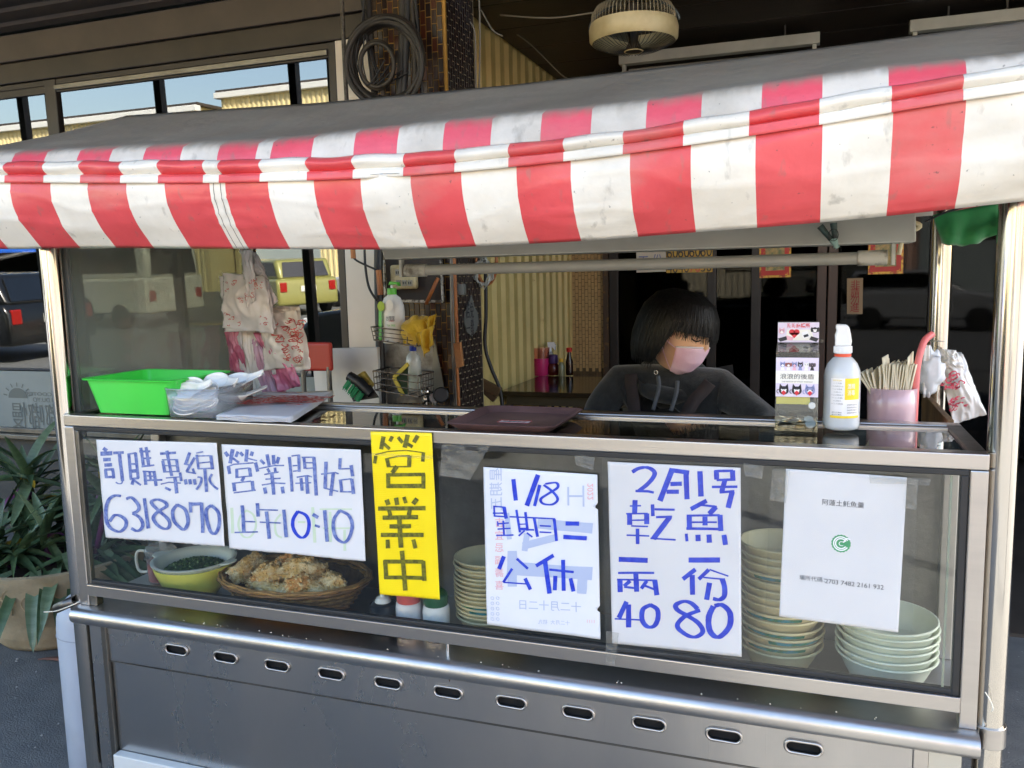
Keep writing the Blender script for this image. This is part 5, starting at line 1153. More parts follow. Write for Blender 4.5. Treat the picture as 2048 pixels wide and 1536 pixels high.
# grey drum behind the cart
r = thing('grey_drum', 'smooth pale grey cylinder with rounded top standing left of the cart', 'drum', (-2.272, .155, G))
MB().lathe([(.095, 0), (.10, .008), (.10, .47), (.097, .505), (.088, .535), (.068, .556), (.03, .567), (.0, .569)], n=40, cap=False).build('shell', mat('pale_grey_paint', C(168, 178, 190), .5, 0, C(150, 160, 172), 3, bump=.05, bs=20), r, sm=50, local=True)
MB().tube([(.1002*math.cos(a), .1002*math.sin(a), .455) for a in [2*math.pi*k/32 for k in range(32)]], .002, 5, closed=True).build('seam', mat('grey_seam', C(140, 148, 158), .5), r, local=True)
# ================================================================ THINGS ON AND AROUND THE PILLAR
CY = 1.86
blackpl = mat('black_plastic', C(26, 26, 27), .45, 0, C(18, 18, 19), 8); woodh = mat('bamboo_handle', C(178, 108, 50), .5, 0, C(140, 78, 34), 30, st=(1, 1, .2))
wire_m = mat('rusty_chrome_wire', C(110, 104, 96), .4, .9, C(70, 56, 44), 40)
rusty = mat('dark_rusty_sheet', C(44, 36, 30), .7, 0, C(70, 50, 34), 12, .45, .75)
def pxtube(name, label, cat, pts, y, r, m, n=8, sm_=True, **k):
    P = [at(a, b, y) for a, b in pts]; P = smooth(P, 6) if sm_ else P
    t = thing(name, label, cat, P[-1]); MB().tube(P, r, n).build(k.get('part', 'tube'), m, t, sm=180); return t
pxtube('black_pipe', 'black plastic pipe running down beside the white wall strip', 'pipe', [(757, 490), (758, 600), (764, 830)], 1.84, .021, blackpl, 14)
pxtube('grey_conduit', 'thin grey conduit running down the pillar face', 'pipe', [(903, 495), (905, 640), (912, 830)], 1.92, .010, steel_dark, 10)
pxtube('steel_rod', 'thin weathered steel rod standing in front of the cream wall', 'rod', [(683, -20), (688, 100), (694, 215)], 1.80, .010, mat('galvanised', C(96, 92, 84), .6, .5, C(60, 54, 46), 60), 10)
# metal cabinet with pale edges
r = thing('switch_panel', 'blackened metal back panel with chipped white edge on the pillar', 'panel', at(830, 600, 1.92))
c = [(770, 500), (884, 500), (886, 602), (776, 602)]; f = quadpt(c, 1.925); MB().grid(2, 2, lambda u, v: f(u, v)).build('sheet', rusty, r, solid=.006)
edge = mat('chipped_white_edge', C(190, 184, 168), .6, 0, C(70, 58, 46), 50, .45, .6)
for a, b in (((882, 520), (886, 603)), ((804, 602), (886, 603)), ((766, 520), (771, 590))): MB().bar(at(*a, 1.915), at(*b, 1.915), .010, .012).build('edge', edge, r)
r = thing('outlet_box', 'stained cream multi-socket outlet box on the pillar', 'socket', at(806, 582, 1.89))
A_, B_ = at(780, 530, 1.88), at(832, 578, 1.88)
MB().box(A_.x, B_.x, 1.872, 1.915, B_.z, A_.z).build('box', mat('stained_cream_plastic', C(196, 180, 136), .55, 0, C(150, 128, 84), 20, .45, .7), r, bev=.012, seg=3, sm=50)
for k, (px, py) in enumerate(((795, 545), (807, 545), (797, 566), (809, 566), (820, 566))):
    q = at(px, py, 1.87); s_ = MB().box(q.x - .012, q.x + .012, 1.868, 1.873, q.z - .014, q.z + .014).build('socket', mat('grey_socket', C(150, 146, 130), .5), r, bev=.002)
    for dx in (-.005, .005): MB().box(q.x + dx - .0018, q.x + dx + .0018, 1.8665, 1.8685, q.z - .006, q.z + .006).build('slot', hole, s_)
pxtube('orange_stick', 'orange handled tool leaning inside the dark panel', 'tool', [(876, 556), (852, 608)], 1.89, .009, woodh, 8, False, part='handle')
# hooked handles
r = thing('hooked_handle', 'black rod with two bamboo grips hanging before the cream wall', 'handle', at(757, 592, 1.78))
MB().cyl(at(705, 490, 1.78), at(707, 517, 1.78), .012, n=14).build('grip', woodh, r, sm=40, bev=.002); MB().cyl(at(757, 540, 1.78), at(761, 590, 1.78), .013, n=14).build('grip', woodh, r, sm=40, bev=.002)
MB().tube(smooth([at(707, 515, 1.78), at(718, 524, 1.78), at(754, 540, 1.78)], 5), .005, 8).build('rod', blackpl, r, sm=180)
pxtube('black_cable', 'black cable looping down in front of the cream wall strip', 'cable', [(729, 495), (731, 535), (738, 575), (754, 602)], 1.80, .006, blackpl)
# wire baskets
def wbasket(label, c, y0, y1):                 # c = front TL, TR, BR, BL photo corners
    r = thing('wire_basket', label, 'basket', lerp(at(*c[2], y0), at(*c[3], y0), .5), group='wire baskets on the pillar')
    P = [at(*q, y0) for q in c]; B = [p + V(0, y1 - y0, 0) for p in P]
    for g, rr_ in ((P, .0032),):
        for k, t in enumerate((0, .33, .66, 1)):
            a, b = lerp(P[0], P[3], t), lerp(P[1], P[2], t); a2, b2 = lerp(B[0], B[3], t), lerp(B[1], B[2], t)
            MB().tube([a, b, b2, a2], .0034 if t in (0, 1) else .0020, 6, closed=True).build('wire_hoop', wire_m, r, sm=60)
    for k in range(7):
        t = k/6; MB().tube([lerp(B[0], P[0], t), lerp(B[3], P[3], t)], .0018, 5).build('wire', wire_m, r); MB().tube([lerp(B[1], P[1], t), lerp(B[2], P[2], t)], .0018, 5).build('wire', wire_m, r)
    for k in range(5):
        t = k/4; MB().tube([lerp(P[3], P[2], t), lerp(B[3], B[2], t)], .0018, 5).build('wire', wire_m, r)
    for t in (.0, .78, 1): MB().tube([lerp(P[0], P[1], t), lerp(P[3], P[2], t)], .0022, 5).build('wire', wire_m, r)
    return r
wbasket('upper wire basket on the pillar holding the soap bottle', [(742, 654), (836, 664), (833, 692), (748, 680)], 1.66, 1.80)
wbasket('lower wire basket on the pillar holding the blue capped bottle', [(746, 742), (836, 752), (836, 794), (750, 780)], 1.62, 1.78)
# soap bottle
p = at(788, 686, 1.73); r = thing('soap_bottle', 'white pump bottle of dish soap with green pump and label', 'bottle', p)
k_ = (at(788, 600, 1.73).z - p.z)/86          # metres per photo pixel here
W_ = 25*k_
sb = mat('white_soap_bottle', C(226, 226, 220), .35); gs = mat('green_pump', C(92, 188, 60), .35)
MB().lathe([(W_*.9, 0), (W_, .01), (W_*1.02, 60*k_), (W_*.98, 75*k_), (W_*.72, 90*k_), (W_*.34, 97*k_), (W_*.32, 99*k_)], n=28, sy=.6).build('body', sb, r, sm=60, local=True)
MB().lathe([(W_*.38, 97*k_), (W_*.38, 109*k_), (W_*.16, 110*k_)], n=18).build('collar', gs, r, sm=40, local=True)
MB().cyl((0, 0, 109*k_), (0, 0, 116*k_), .006, n=10).build('stem', sb, r, local=True)
MB().prism([(-.012, -.012, 116*k_), (.030, -.012, 117*k_), (.036, -.012, 113*k_), (.040, -.012, 114*k_), (.034, -.012, 121*k_), (-.004, -.012, 123*k_)], (0, .024, 0)).build('pump_head', gs, r, local=True, bev=.004)
fr = -W_*.62
def onb(px, py): q = at(px, py, 1.73); return V(q.x, 1.73 + fr - .003, q.z)
MB().grid(4, 4, lambda u, v: onb(lerp(763, 771, u), lerp(615, 680, v)) + V(0, .012*(1 - u), 0)).build('green_stripe', gs, r, solid=.001)
MB().disc(onb(770, 612), UX, UZ, .018, .022).build('badge', mat('lime_badge', C(170, 196, 50), .5), r); MB().disc(onb(787, 610) + V(0, -.001, 0), UX, UZ, .019, .024).build('badge', crm, r)
text('妙管家', onb(789, 636), UX, UZ, .024, ink_print, r, width=.042, off=.001); text('TEA TREE', onb(790, 650), UX, UZ, .012, gs, r, width=.044, off=.001)
text('天然植物', onb(790, 641), UX, UZ, .008, ink_red, r, width=.026, off=.001)
# yellow cloth
r = thing('yellow_cloth', 'crumpled yellow cleaning cloth draped over the upper wire basket', 'cloth', at(840, 715, 1.66))
yc_ = mat('yellow_cotton', C(212, 176, 40), .85, 0, C(190, 150, 26), 10, sheen=.4, bump=.3, bs=120)
MB().sphere(at(835, 660, 1.69), (.075, .045, .062), 30, 20, lambda d: 1 + .30*nz(d*1.9, 1) + .22*abs(nz(d*4.2, 1)) - .06).build('bunch', yc_, r, sm=180)
f = quadpt([(832, 668), (868, 650), (866, 690), (846, 716)], 1.635); MB().grid(14, 16, lambda u, v: f(u, v) + V(0, .016*math.sin(u*11 + v*2)*(.3 + v) + .01*nz((u*3, v*3, 5), 1), .006*nz((u*5, 1, v), 1))).build('hanging_end', yc_, r, sm=180, solid=.003)
f = quadpt([(848, 640), (870, 628), (872, 648), (858, 668)], 1.66); MB().grid(8, 8, lambda u, v: f(u, v) + V(0, .014*math.sin(u*8 + v*4), 0)).build('corner', yc_, r, sm=180, solid=.003)
f = quadpt([(802, 655), (838, 660), (836, 694), (806, 690)], 1.70); MB().grid(10, 10, lambda u, v: f(u, v) + V(0, .012*math.sin(u*9 + v*3), 0)).build('tucked_end', yc_, r, sm=180, solid=.003)
# blue capped bottle
p = at(829, 780, 1.70); r = thing('blue_capped_bottle', 'clear bottle of yellow liquid with blue cap in the lower wire basket', 'bottle', p); k_ = (at(829, 720, 1.70).z - p.z)/60; W_ = 15.5*k_
MB().lathe([(W_*.9, 0), (W_, .008), (W_, 58*k_), (W_*.85, 68*k_), (W_*.4, 77*k_), (W_*.36, 80*k_)], n=24).build('body', plastic('cloudy_bottle', (.66, .70, .66, 1), .35), r, sm=60, local=True)
MB().lathe([(W_*.85, .003), (W_*.95, .01), (W_*.95, 40*k_), (0, 40*k_)], n=24, cap=False).build('liquid', mat('lime_liquid', C(150, 160, 74), .3), r, sm=60, local=True)
MB().lathe([(W_*.42, 78*k_), (W_*.45, 79*k_), (W_*.43, 90*k_), (W_*.3, 92*k_)], n=20).build('cap', mat('blue_cap', C(30, 56, 150), .4), r, sm=40, local=True)
# scouring pad, brush, sponge
r = thing('scouring_pad', 'green scouring pad with yellow edge wedged in the lower basket', 'pad', at(800, 775, 1.68))
c = [(788, 755), (816, 728), (816, 790), (806, 790)]; f = quadpt(c, 1.67); MB().grid(4, 4, f).build('pad', mat('dark_green_pad', C(38, 56, 36), .9), r, solid=.010)
for a, b in ((0, 1), (0, 3)): MB().bar(at(*c[a], 1.662), at(*c[b], 1.662), .010, .016).build('yellow_edge', mat('yellow_foam', C(206, 186, 76), .8), r)
r = thing('scrub_brush', 'black scrubbing brush with green bristles beside the lower basket', 'brush', at(715, 800, 1.60))
bd = MB().tube([at(698, 752, 1.60), at(720, 766, 1.60), at(742, 788, 1.60)], lambda t: .026 - .008*abs(t - .4), 10).build('handle', blackpl, r, sm=60)
mb = MB()
for k in range(90):
    t = random.random(); q = lerp(at(692, 768, 1.58), at(722, 798, 1.58), t) + V(random.uniform(-.008, .008), random.uniform(-.015, .015), random.uniform(-.004, .004)); mb.cyl(q + V(.012, .01, .022), q + V(-.010, -.004, -.014), .0017, n=4)
stuff(mb.build('bristles', mat('green_bristle', C(24, 140, 78), .5), r))
MB().grid(4, 3, quadpt([(697, 780), (740, 770), (757, 795), (708, 803)], 1.61)).build('guard', blackpl, r, solid=.012)
r = thing('yellow_sponge', 'worn yellow sponge stuck between brush and lower basket', 'sponge', at(735, 770, 1.63))
MB().grid(6, 6, quadpt([(716, 750), (728, 742), (748, 770), (738, 780)], 1.64)).build('foam', mat('old_sponge', C(184, 160, 76), .95, 0, C(140, 118, 52), 30, .4, .7, .6, 120), r, solid=.025, bev=.004)
# plates and boards
r = thing('grey_splash_board', 'stained grey metal board behind the two wire baskets', 'board', at(800, 800, 1.90)); MB().grid(2, 2, quadpt([(764, 683), (866, 690), (872, 806), (776, 806)], 1.885)).build('sheet', mat('stained_grey_metal', C(140, 136, 128), .5, .3, C(96, 88, 78), 14, .45, .7), r, solid=.004)
r = thing('metal_offcut', 'narrow triangular sheet metal offcut leaning on the pillar', 'sheet', at(875, 780, 1.84)); MB().prism([at(869, 678, 1.84), at(888, 778, 1.84), at(860, 782, 1.84)], (0, .004, 0)).build('sheet', mat('dull_zinc', C(128, 124, 112), .45, .6), r)
r = thing('white_foam_board', 'large white foam board leaning beside the black pipe', 'board', at(695, 812, 1.80)); MB().grid(3, 3, quadpt([(625, 698), (757, 694), (762, 830), (638, 830)], 1.80)).build('board', mat('white_foam', C(214, 212, 206), .7, 0, C(204, 202, 194), 4), r, solid=.025, bev=.002)
r = thing('boat_plaque', 'grey pointed oval plaque with Chinese characters on the side of the pillar', 'sign', atx(940, 672, PX1 + .006))
ol = [(941, 590), (946, 612), (953, 625), (955, 645), (950, 662), (942, 673), (932, 664), (927, 645), (928, 625), (934, 612)]
MB().prism([atx(a, b, PX1 + .006) for a, b in ol], (.006, 0, 0)).build('plate', mat('dull_plaque', C(120, 122, 118), .5, .3), r)
text('店免\n一發', atx(940, 638, PX1 + .0135), (0, 1, 0), UZ, .085, ink_print, r, width=.10, off=.001, space=1.0)
# tools on the pillar
r = thing('wooden_paddle', 'long wooden stick with a flat wooden head hanging on the pillar edge', 'paddle', at(920, 820, 1.90))
MB().tube([at(908, 500, 1.90), at(915, 690, 1.90)], .008, 8).build('stick', woodh, r, sm=60); MB().hexa([at(906, 687, 1.89), at(920, 684, 1.89), at(926, 732, 1.89), at(912, 738, 1.89)], [q + V(0, .02, 0) for q in (at(906, 687, 1.89), at(920, 684, 1.89), at(926, 732, 1.89), at(912, 738, 1.89))]).build('head', mat('raw_wood', C(176, 124, 78), .6, 0, C(150, 100, 60), 20), r, bev=.003)
MB().tube([at(914, 735, 1.90), at(918, 825, 1.90)], .009, 8).build('lower_stick', woodh, r, sm=60)
r = thing('water_tap', 'small chrome water tap low on the pillar', 'tap', at(850, 812, 1.78)); MB().sphere(at(851, 785, 1.76), (.022, .02, .026), 16, 10).build('handle', chrome, r, sm=180); MB().cyl(at(851, 790, 1.76), at(851, 812, 1.76), .012, n=12).build('stem', chrome, r, sm=40); MB().tube(smooth([at(851, 800, 1.78), at(846, 806, 1.70), at(844, 815, 1.66)], 5), .011, 10).build('spout', chrome, r, sm=180); MB().cyl(at(851, 800, 1.76), at(851, 800, 1.95), .013, n=12).build('inlet', steel_dark, r, sm=40)
r = thing('hose_valve', 'dark round hose valve beside the chrome tap', 'valve', at(880, 812, 1.80)); MB().cyl(at(882, 790, 1.76), at(882, 790, 1.84), .036, n=18).build('wheel', blackpl, r, sm=40, bev=.006); MB().cyl(at(868, 796, 1.78), at(868, 796, 1.90), .022, n=14).build('body', steel_dark, r, sm=40); MB().cyl(at(868, 796, 1.88), at(868, 830, 1.88), .012, n=10).build('pipe', steel_dark, r, sm=40)
r = thing('cable_coil', 'coil of thin white cable hanging at the pillar corner', 'cable', at(966, 580, 2.2))
for k in range(6): MB().tube([at(966 + random.uniform(-2, 2), 545 + random.uniform(-4, 4), 2.2) + V((.030 + .006*k)*math.cos(a), .01*math.sin(a*3 + k), (.075 - .006*k)*math.sin(a)) for a in [2*math.pi*j/24 for j in range(24)]], .0035, 5, closed=True).build('turn', mat('white_cable', C(190, 184, 168), .5), r, sm=180)
r = thing('orange_hoop', 'brown orange hoop hanging behind the white cable coil', 'hoop', at(975, 570, 2.24)); MB().tube([at(972, 520, 2.24) + V(.055*math.cos(a), 0, .12*math.sin(a)) for a in [2*math.pi*j/28 for j in range(28)]], .009, 8, closed=True).build('ring', woodh, r, sm=180)
pxtube('wall_cable', 'black cable hanging down the corrugated wall to the table', 'cable', [(970, 500), (972, 620), (970, 690), (982, 735), (1000, 780), (1006, 830)], 2.33, .010, blackpl)
r = thing('wooden_clamp', 'small brown wooden clamp fixed low at the pillar corner', 'clamp', at(975, 785, 2.33)); MB().bar(at(955, 762, 2.33), at(1000, 785, 2.33), .03, .05).build('jaw', mat('old_brown_wood', C(96, 74, 48), .7), r, bev=.004); MB().bar(at(962, 775, 2.33), at(990, 800, 2.33), .025, .03).build('jaw', mat('old_brown_wood2', C(80, 60, 40), .7), r, bev=.004)
r = thing('pillar_switch', 'small grey switch box high on the pillar corner', 'switch', at(921, 590, 1.92)); A_, B_ = at(916, 568, 1.925), at(929, 590, 1.925); MB().box(A_.x, B_.x, 1.915, 1.948, B_.z, A_.z).build('box', mat('grey_box', C(112, 112, 106), .5), r, bev=.004)
# hoses and cables above the awning
hs = mat('dusty_black_hose', C(34, 31, 28), .6, 0, C(50, 45, 38), 14, .4, .7); hs2 = mat('brown_cable', C(56, 49, 40), .6, 0, C(40, 35, 29), 14)
r = thing('hose_coil', 'thick coil of dusty black hose hanging on the pillar above the awning', 'hose', at(770, 205, 1.86))
for k in range(6):
    cx_, cy_, ax, ay, rr_ = 772 + random.uniform(-3, 3), 122 + random.uniform(-4, 4), 66 + k*2.0, 74 + k*3.2, .012
    MB().tube([at(cx_ + ax*math.cos(a) + 4*math.sin(2*a + k), cy_ + ay*math.sin(a), 1.83 - .010*k + .01*math.sin(a*2 + k)) for a in [2*math.pi*j/40 for j in range(40)]], rr_, 8, closed=True).build('turn', hs if k % 3 else hs2, r, sm=180)
for k in range(2): MB().tube([at(754 + 34*math.cos(a), 130 + (48 - 4*k)*math.sin(a), 1.82 - .01*k) for a in [2*math.pi*j/32 for j in range(32)]], .010, 8, closed=True).build('inner_turn', hs2, r, sm=180)
r = thing('cable_bundle', 'bundle of thick dark cables running down the pillar face', 'cable', at(810, 215, 1.88))
for k, (a, b, c2, rr_) in enumerate(((806, 806, 798, .022), (815, 812, 806, .016), (822, 828, 832, .012), (735, 742, 752, .016), (828, 838, 846, .008))): MB().tube(smooth([at(a, -30, 1.87), at(b, 90, 1.87 - .01*(k % 2)), at(c2, 230, 1.87)], 6), rr_, 10).build('cable', (hs, gasket, hs2)[k % 3], r, sm=180)
for k in range(5):
    pts = [(730 - k*3, -20), (722 + k*6, 60 + k*14), (712 + k*14, 120 + 10*k), (735 + 8*k, 170), (770 + 12*k, 120 + k*6)]
    MB().tube(smooth([at(a, b, 1.80 + .01*k) for a, b in pts], 6), .0035, 6).build('thin_wire', gasket, r, sm=180)
r = thing('ceiling_wires', 'thin pale wires strung from the pillar along the shop ceiling', 'wire', at(1130, 150, 3.2))
for k, (pts, y) in enumerate((([(922, -10), (938, 40), (950, 70), (952, 190)], 2.25), ([(962, 8), (1000, 45), (1060, 88), (1130, 155), (1160, 158)], 3.4), ([(1000, 30), (1100, 36), (1190, 25)], 2.6), ([(958, -10), (960, 80), (958, 190)], 2.3), ([(962, 20), (985, 60), (1005, 72)], 2.4))): MB().tube(smooth([at(a, b, y) for a, b in pts], 6), .0045, 6).build('wire', mat('pale_wire_%d' % k, C(128, 122, 108), .5), r, sm=180)
# red chair seen before the window
r = thing('red_chair', 'red plastic chair back by the window behind the hanging bags', 'chair', at(636, 900, 1.60))
rc = mat('red_plastic', C(170, 44, 30), .4); A_, B_ = at(598, 684, 1.62), at(668, 742, 1.62)
MB().box(A_.x, B_.x, 1.60, 1.625, B_.z, A_.z).build('backrest', rc, r, bev=.012, seg=3); MB().box(A_.x, B_.x, 1.25, 1.60, G + .43, G + .455).build('seat', rc, r, bev=.01)
for x in (A_.x + .02, B_.x - .02):
    for y in (1.27, 1.61): MB().cyl((x, y, G), (x, y, G + .44 if y < 1.5 else B_.z + .02), .012, n=10).build('leg', steel_dark, r, sm=40)

# ================================================================ INSIDE THE SHOP
fc = mat('aged_cream_plastic', C(206, 190, 146), .4, 0, C(184, 166, 122), 6); fcg = mat('cream_wire', C(150, 138, 112), .4)
p = at(1267, 50, 2.62); r = thing('orbit_fan', 'cream ceiling fan with wire cage hanging from the shop ceiling', 'fan', p)
FR = (at(1355, 60, 2.62) - at(1180, 60, 2.62)).length/2
k_ = FR/88
MB().lathe([(FR*.93, -34*k_), (FR*.99, -28*k_), (FR, -8*k_), (FR*.97, 2*k_), (FR*.93, 2*k_), (FR*.95, -8*k_), (FR*.90, -30*k_)], n=48, cap=False).build('ring', fc, r, sm=50, local=True)
mb = MB()
for k in range(64):
    a = 2*math.pi*k/64; mb.tube([(FR*q*math.cos(a), FR*q*math.sin(a), z*k_) for q, z in ((.95, 0), (.93, 20), (.84, 33), (.55, 40), (.15, 41))], .0020, 4)
stuff(mb.build('cage', fcg, r, sm=180, local=True)); mb = MB()
for k in range(48):
    a = 2*math.pi*k/48; mb.tube([(FR*q*math.cos(a), FR*q*math.sin(a), z*k_) for q, z in ((.92, -34), (.6, -46), (.2, -50))], .0014, 4)
stuff(mb.build('grille', mat('dark_grille', C(48, 48, 50), .5), r, sm=180, local=True))
MB().lathe([(.0, -52*k_), (FR*.18, -51*k_), (FR*.2, -48*k_), (FR*.1, -30*k_), (FR*.18, 30*k_), (FR*.1, 44*k_), (.012, 50*k_), (.012, 1.80 - p.z)], n=20, cap=False).build('motor', mat('fan_motor', C(56, 50, 42), .5), r, sm=40, local=True)
MB().tube([(FR*.2*math.cos(a), FR*.2*math.sin(a), -50*k_) for a in [2*math.pi*k/20 for k in range(20)]], .004, 6, closed=True).build('hub_ring', fc, r, sm=180, local=True)
for k in range(3):
    a0 = 2*math.pi*k/3; MB().grid(4, 6, lambda u, v: (FR*.85*v*math.cos(a0 + (u - .5)*.9), FR*.85*v*math.sin(a0 + (u - .5)*.9), (-10 + 14*(u - .5))*k_)).build('blade', mat('grey_blade', C(70, 76, 80), .3), r, sm=180, local=True, solid=.002)
MB().tube([(FR*1.02*math.cos(a), 0, 46*k_*math.sin(a) if a < math.pi else 0) for a in [math.pi*j/20 for j in range(21)]], .006, 8).build('bracket', mat('grey_bracket', C(90, 96, 98), .4, .4), r, sm=180, local=True)
def batten(label, a, b, y):
    A_, B_ = at(*a, y), at(*b, y); r = thing('ceiling_light', label, 'lamp', lerp(A_, B_, .5), group='fluorescent battens on the shop ceiling')
    z = (A_.z + B_.z)/2
    MB().box(A_.x, B_.x, y, y + .07, z - .035, z + .03).build('housing', lm, r, bev=.004)
    MB().cyl((A_.x + .06, y + .035, z - .075), (B_.x - .06, y + .035, z - .075), .013, n=14).build('tube', lt, r, sm=40)
    for x in (A_.x + .03, B_.x - .03): MB().box(x - .012, x + .012, y + .02, y + .05, z - .09, z - .034).build('lamp_holder', lm, r, bev=.002)
    for x in (A_.x + .2, B_.x - .2): MB().cyl((x, y + .035, z + .03), (x, y + .035, 1.805), .006, n=8).build('hanger', steel_dark, r)
batten('unlit white ceiling batten light in the middle of the dark ceiling', (1237, 114), (1640, 77), 3.85)
batten('unlit batten light at the top right of the dark ceiling', (1820, 50), (2100, 20), 3.85)
# table with condiments
tt = mat('dark_glossy_table', C(54, 44, 32), .12, 0, C(42, 34, 26), 4); r = thing('dining_table', 'dark glossy dining table against the corrugated wall', 'table', (-1.75, 3.6, G)); tz = -.372
MB().box(-2.135, -1.28, 3.22, 4.05, tz - .03, tz).build('table_top', tt, r, bev=.005); MB().box(-2.10, -1.31, 3.26, 4.0, tz - .09, tz - .031).build('apron', mat('table_apron', C(70, 62, 46), .5), r)
for x in (-2.09, -1.33):
    for y in (3.27, 3.99): MB().box(x - .025, x + .025, y - .025, y + .025, G + .015, tz - .09).build('leg', steel_dark, r)
def holder(px, py, y=None):
    q = atz(px, py, tz); return q
q = holder(1083, 750); r = thing('chopstick_cup', 'magenta cup full of chopsticks on the dining table', 'cup', q); k_ = 1/(F/((q - CAM).dot(_f)))
MB().lathe([(15*k_, 0), (15.5*k_, .004), (16*k_, 34*k_), (15*k_, 34*k_), (14.5*k_, .006)], n=24).build('cup', mat('magenta_plastic', C(196, 44, 104), .3), r, sm=50, local=True)
for k in range(18):
    a = random.uniform(0, 6.28); d = random.uniform(.2, 1); MB().bar((6*k_*d*math.cos(a), 6*k_*d*math.sin(a), .01), (14*k_*d*math.cos(a), 12*k_*d*math.sin(a), random.uniform(54, 60)*k_), 1.6*k_).build('chopstick', mat('chopstick', C(206, 176, 112), .6) if k == 0 else bpy.data.materials['chopstick'], r, local=True)
MB().lathe([(14.6*k_, 30*k_), (17*k_, 54*k_), (16.8*k_, 55*k_)], n=20, cap=False).build('pink_sleeve', film('pink_sleeve', (.95, .6, .6, 1), .02, .2, .12, (.75, .3, .3, 1)), r, sm=180, local=True)
def cond(px, py, nm, lb, cat_, parts):
    q = atz(px, py, tz); k_ = (q - CAM).dot(_f)/F; r = thing(nm, lb, cat_, q)
    for pn, pr, m in parts: MB().lathe([(a*k_, b*k_) for a, b in pr], n=20).build(pn, m, r, sm=50, local=True)
    return r, k_
dkg = mat('dark_sauce_glass', C(40, 22, 16), .15); cond(1107, 750, 'chilli_jar', 'round dark red chilli jar with purple lid on the dining table', 'jar', [('body', [(9, 0), (12, 4), (12, 16), (8, 24)], mat('dark_red_jar', C(84, 24, 18), .2)), ('lid', [(9, 24), (9.5, 26), (9, 40), (7, 41)], mat('purple_lid', C(66, 40, 96), .5))])
cond(1123, 752, 'vinegar_bottle', 'small clear bottle with yellow top on the dining table', 'bottle', [('body', [(6, 0), (6.5, 3), (6.5, 20), (3, 28)], mat('pale_bottle', C(130, 128, 96), .2)), ('cap', [(3.2, 28), (4.5, 29), (4.2, 35)], mat('yellow_top', C(214, 170, 40), .5))])
cond(1139, 750, 'soy_bottle', 'tall black soy sauce bottle with red cap on the dining table', 'bottle', [('body', [(7, 0), (7.5, 4), (7.5, 26), (4.5, 38), (4, 46)], dkg), ('cap', [(4, 46), (5.5, 47), (6, 54), (4, 55)], mat('red_bottle_cap', C(190, 40, 28), .4))])
r, k_ = cond(1101, 748, 'spray_bottle', 'white trigger spray bottle behind the chopstick cup', 'bottle', [('body', [(8, 0), (9, 4), (9, 36), (3, 46)], plastic('spray_body', (.7, .7, .68, 1), .3)), ('neck', [(3.5, 45), (3.5, 52)], wc)])
MB().prism([(-3*k_, -3*k_, 52*k_), (4*k_, -3*k_, 52*k_), (4*k_, -3*k_, 56*k_), (11*k_, -3*k_, 48*k_), (12*k_, -3*k_, 58*k_), (8*k_, -3*k_, 64*k_), (-5*k_, -3*k_, 64*k_)], (0, 6*k_, 0)).build('trigger', wc, r, local=True)
r = thing('folding_stools', 'metal stool legs showing under the dining table', 'stool', (-1.7, 3.4, G))
for k in range(4): MB().tube([at(1100 + 14*k, 797, 3.5), at(1112 + 14*k, 830, 3.5), V(at(1112 + 14*k, 830, 3.5).x + .06, 3.5, G)], .010, 8).build('leg', chrome, r, sm=180)
MB().box(-2.0, -1.5, 3.45, 3.75, G + .40, G + .44).build('seat', blackpl, r, bev=.01)
# papers on the doors
def wallpaper(name, label, cat_, c, y, m): r = thing(name, label, cat_, at((c[0][0] + c[2][0])/2, c[2][1], y)); f = quadpt(c, y); MB().grid(2, 2, f).build('sheet', m, r, solid=.001); return r, f
kr = mat('kraft_yellow_paper', C(206, 168, 78), .7); r, f = wallpaper('menu_board', 'yellow menu card with handwritten numbers behind the strip light', 'sign', [(1333, 470), (1425, 462), (1425, 544), (1333, 546)], 4.98, kr)
for k in range(4): text('60', at(1345 + k*22.5, 505 - k*1.2, 4.98), UX, UZ, .125, ink_print, r, width=.085, off=.004)
for k, t in enumerate(('40', '40', '70', '50')): text(t, at(1345 + k*22.5, 537 - k*1.0, 4.98), UX, UZ, .10, ink_red if k == 2 else ink_print, r, width=.08, off=.004)
wd_ = mat('dim_white_card', C(206, 200, 184), .7); r, f = wallpaper('price_card', 'white card with 一兩 一份 handwriting behind the strip light', 'sign', [(1272, 478), (1332, 474), (1332, 543), (1273, 545)], 4.98, wd_)
text('一\n兩', at(1287, 517, 4.98), UX, UZ, .11, ink_fade, r, width=.075, off=.004, space=.9); text('一\n份', at(1315, 514, 4.98), UX, UZ, .11, ink_fade, r, width=.075, off=.004, space=.9)
gold = mat('gold_foil', C(206, 164, 60), .4, .3, C(150, 60, 40), 26, .45, .6); redp = mat('red_foil', C(190, 40, 30), .45, 0, C(214, 150, 50), 20, .6, .7); dkart = mat('multicolour_print', C(110, 120, 80), .5, 0, C(190, 160, 100), 24, .4, .6)
for i, (c, lb) in enumerate((([(1518, 470), (1582, 464), (1582, 554), (1519, 556)], 'left one of two red and gold framed prints on the glass doors'), ([(1737, 458), (1808, 452), (1806, 547), (1736, 549)], 'right one of two red and gold framed prints, above the warning plate'))):
    r, f = wallpaper('door_print', lb, 'poster', c, 4.985, gold)
    MB().grid(2, 2, lambda u, v: f(.06 + .88*u, .03 + .92*v) + V(0, -.003, 0)).build('red_field', redp, r); MB().grid(2, 2, lambda u, v: f(.2 + .6*u, .06 + .78*v) + V(0, -.006, 0)).build('picture', dkart, r)
r, f = wallpaper('warning_plate', 'narrow tan plate with red characters on the right glass door', 'sign', [(1694, 557), (1726, 556), (1725, 628), (1694, 628)], 4.985, mat('tan_plate', C(150, 124, 88), .5))
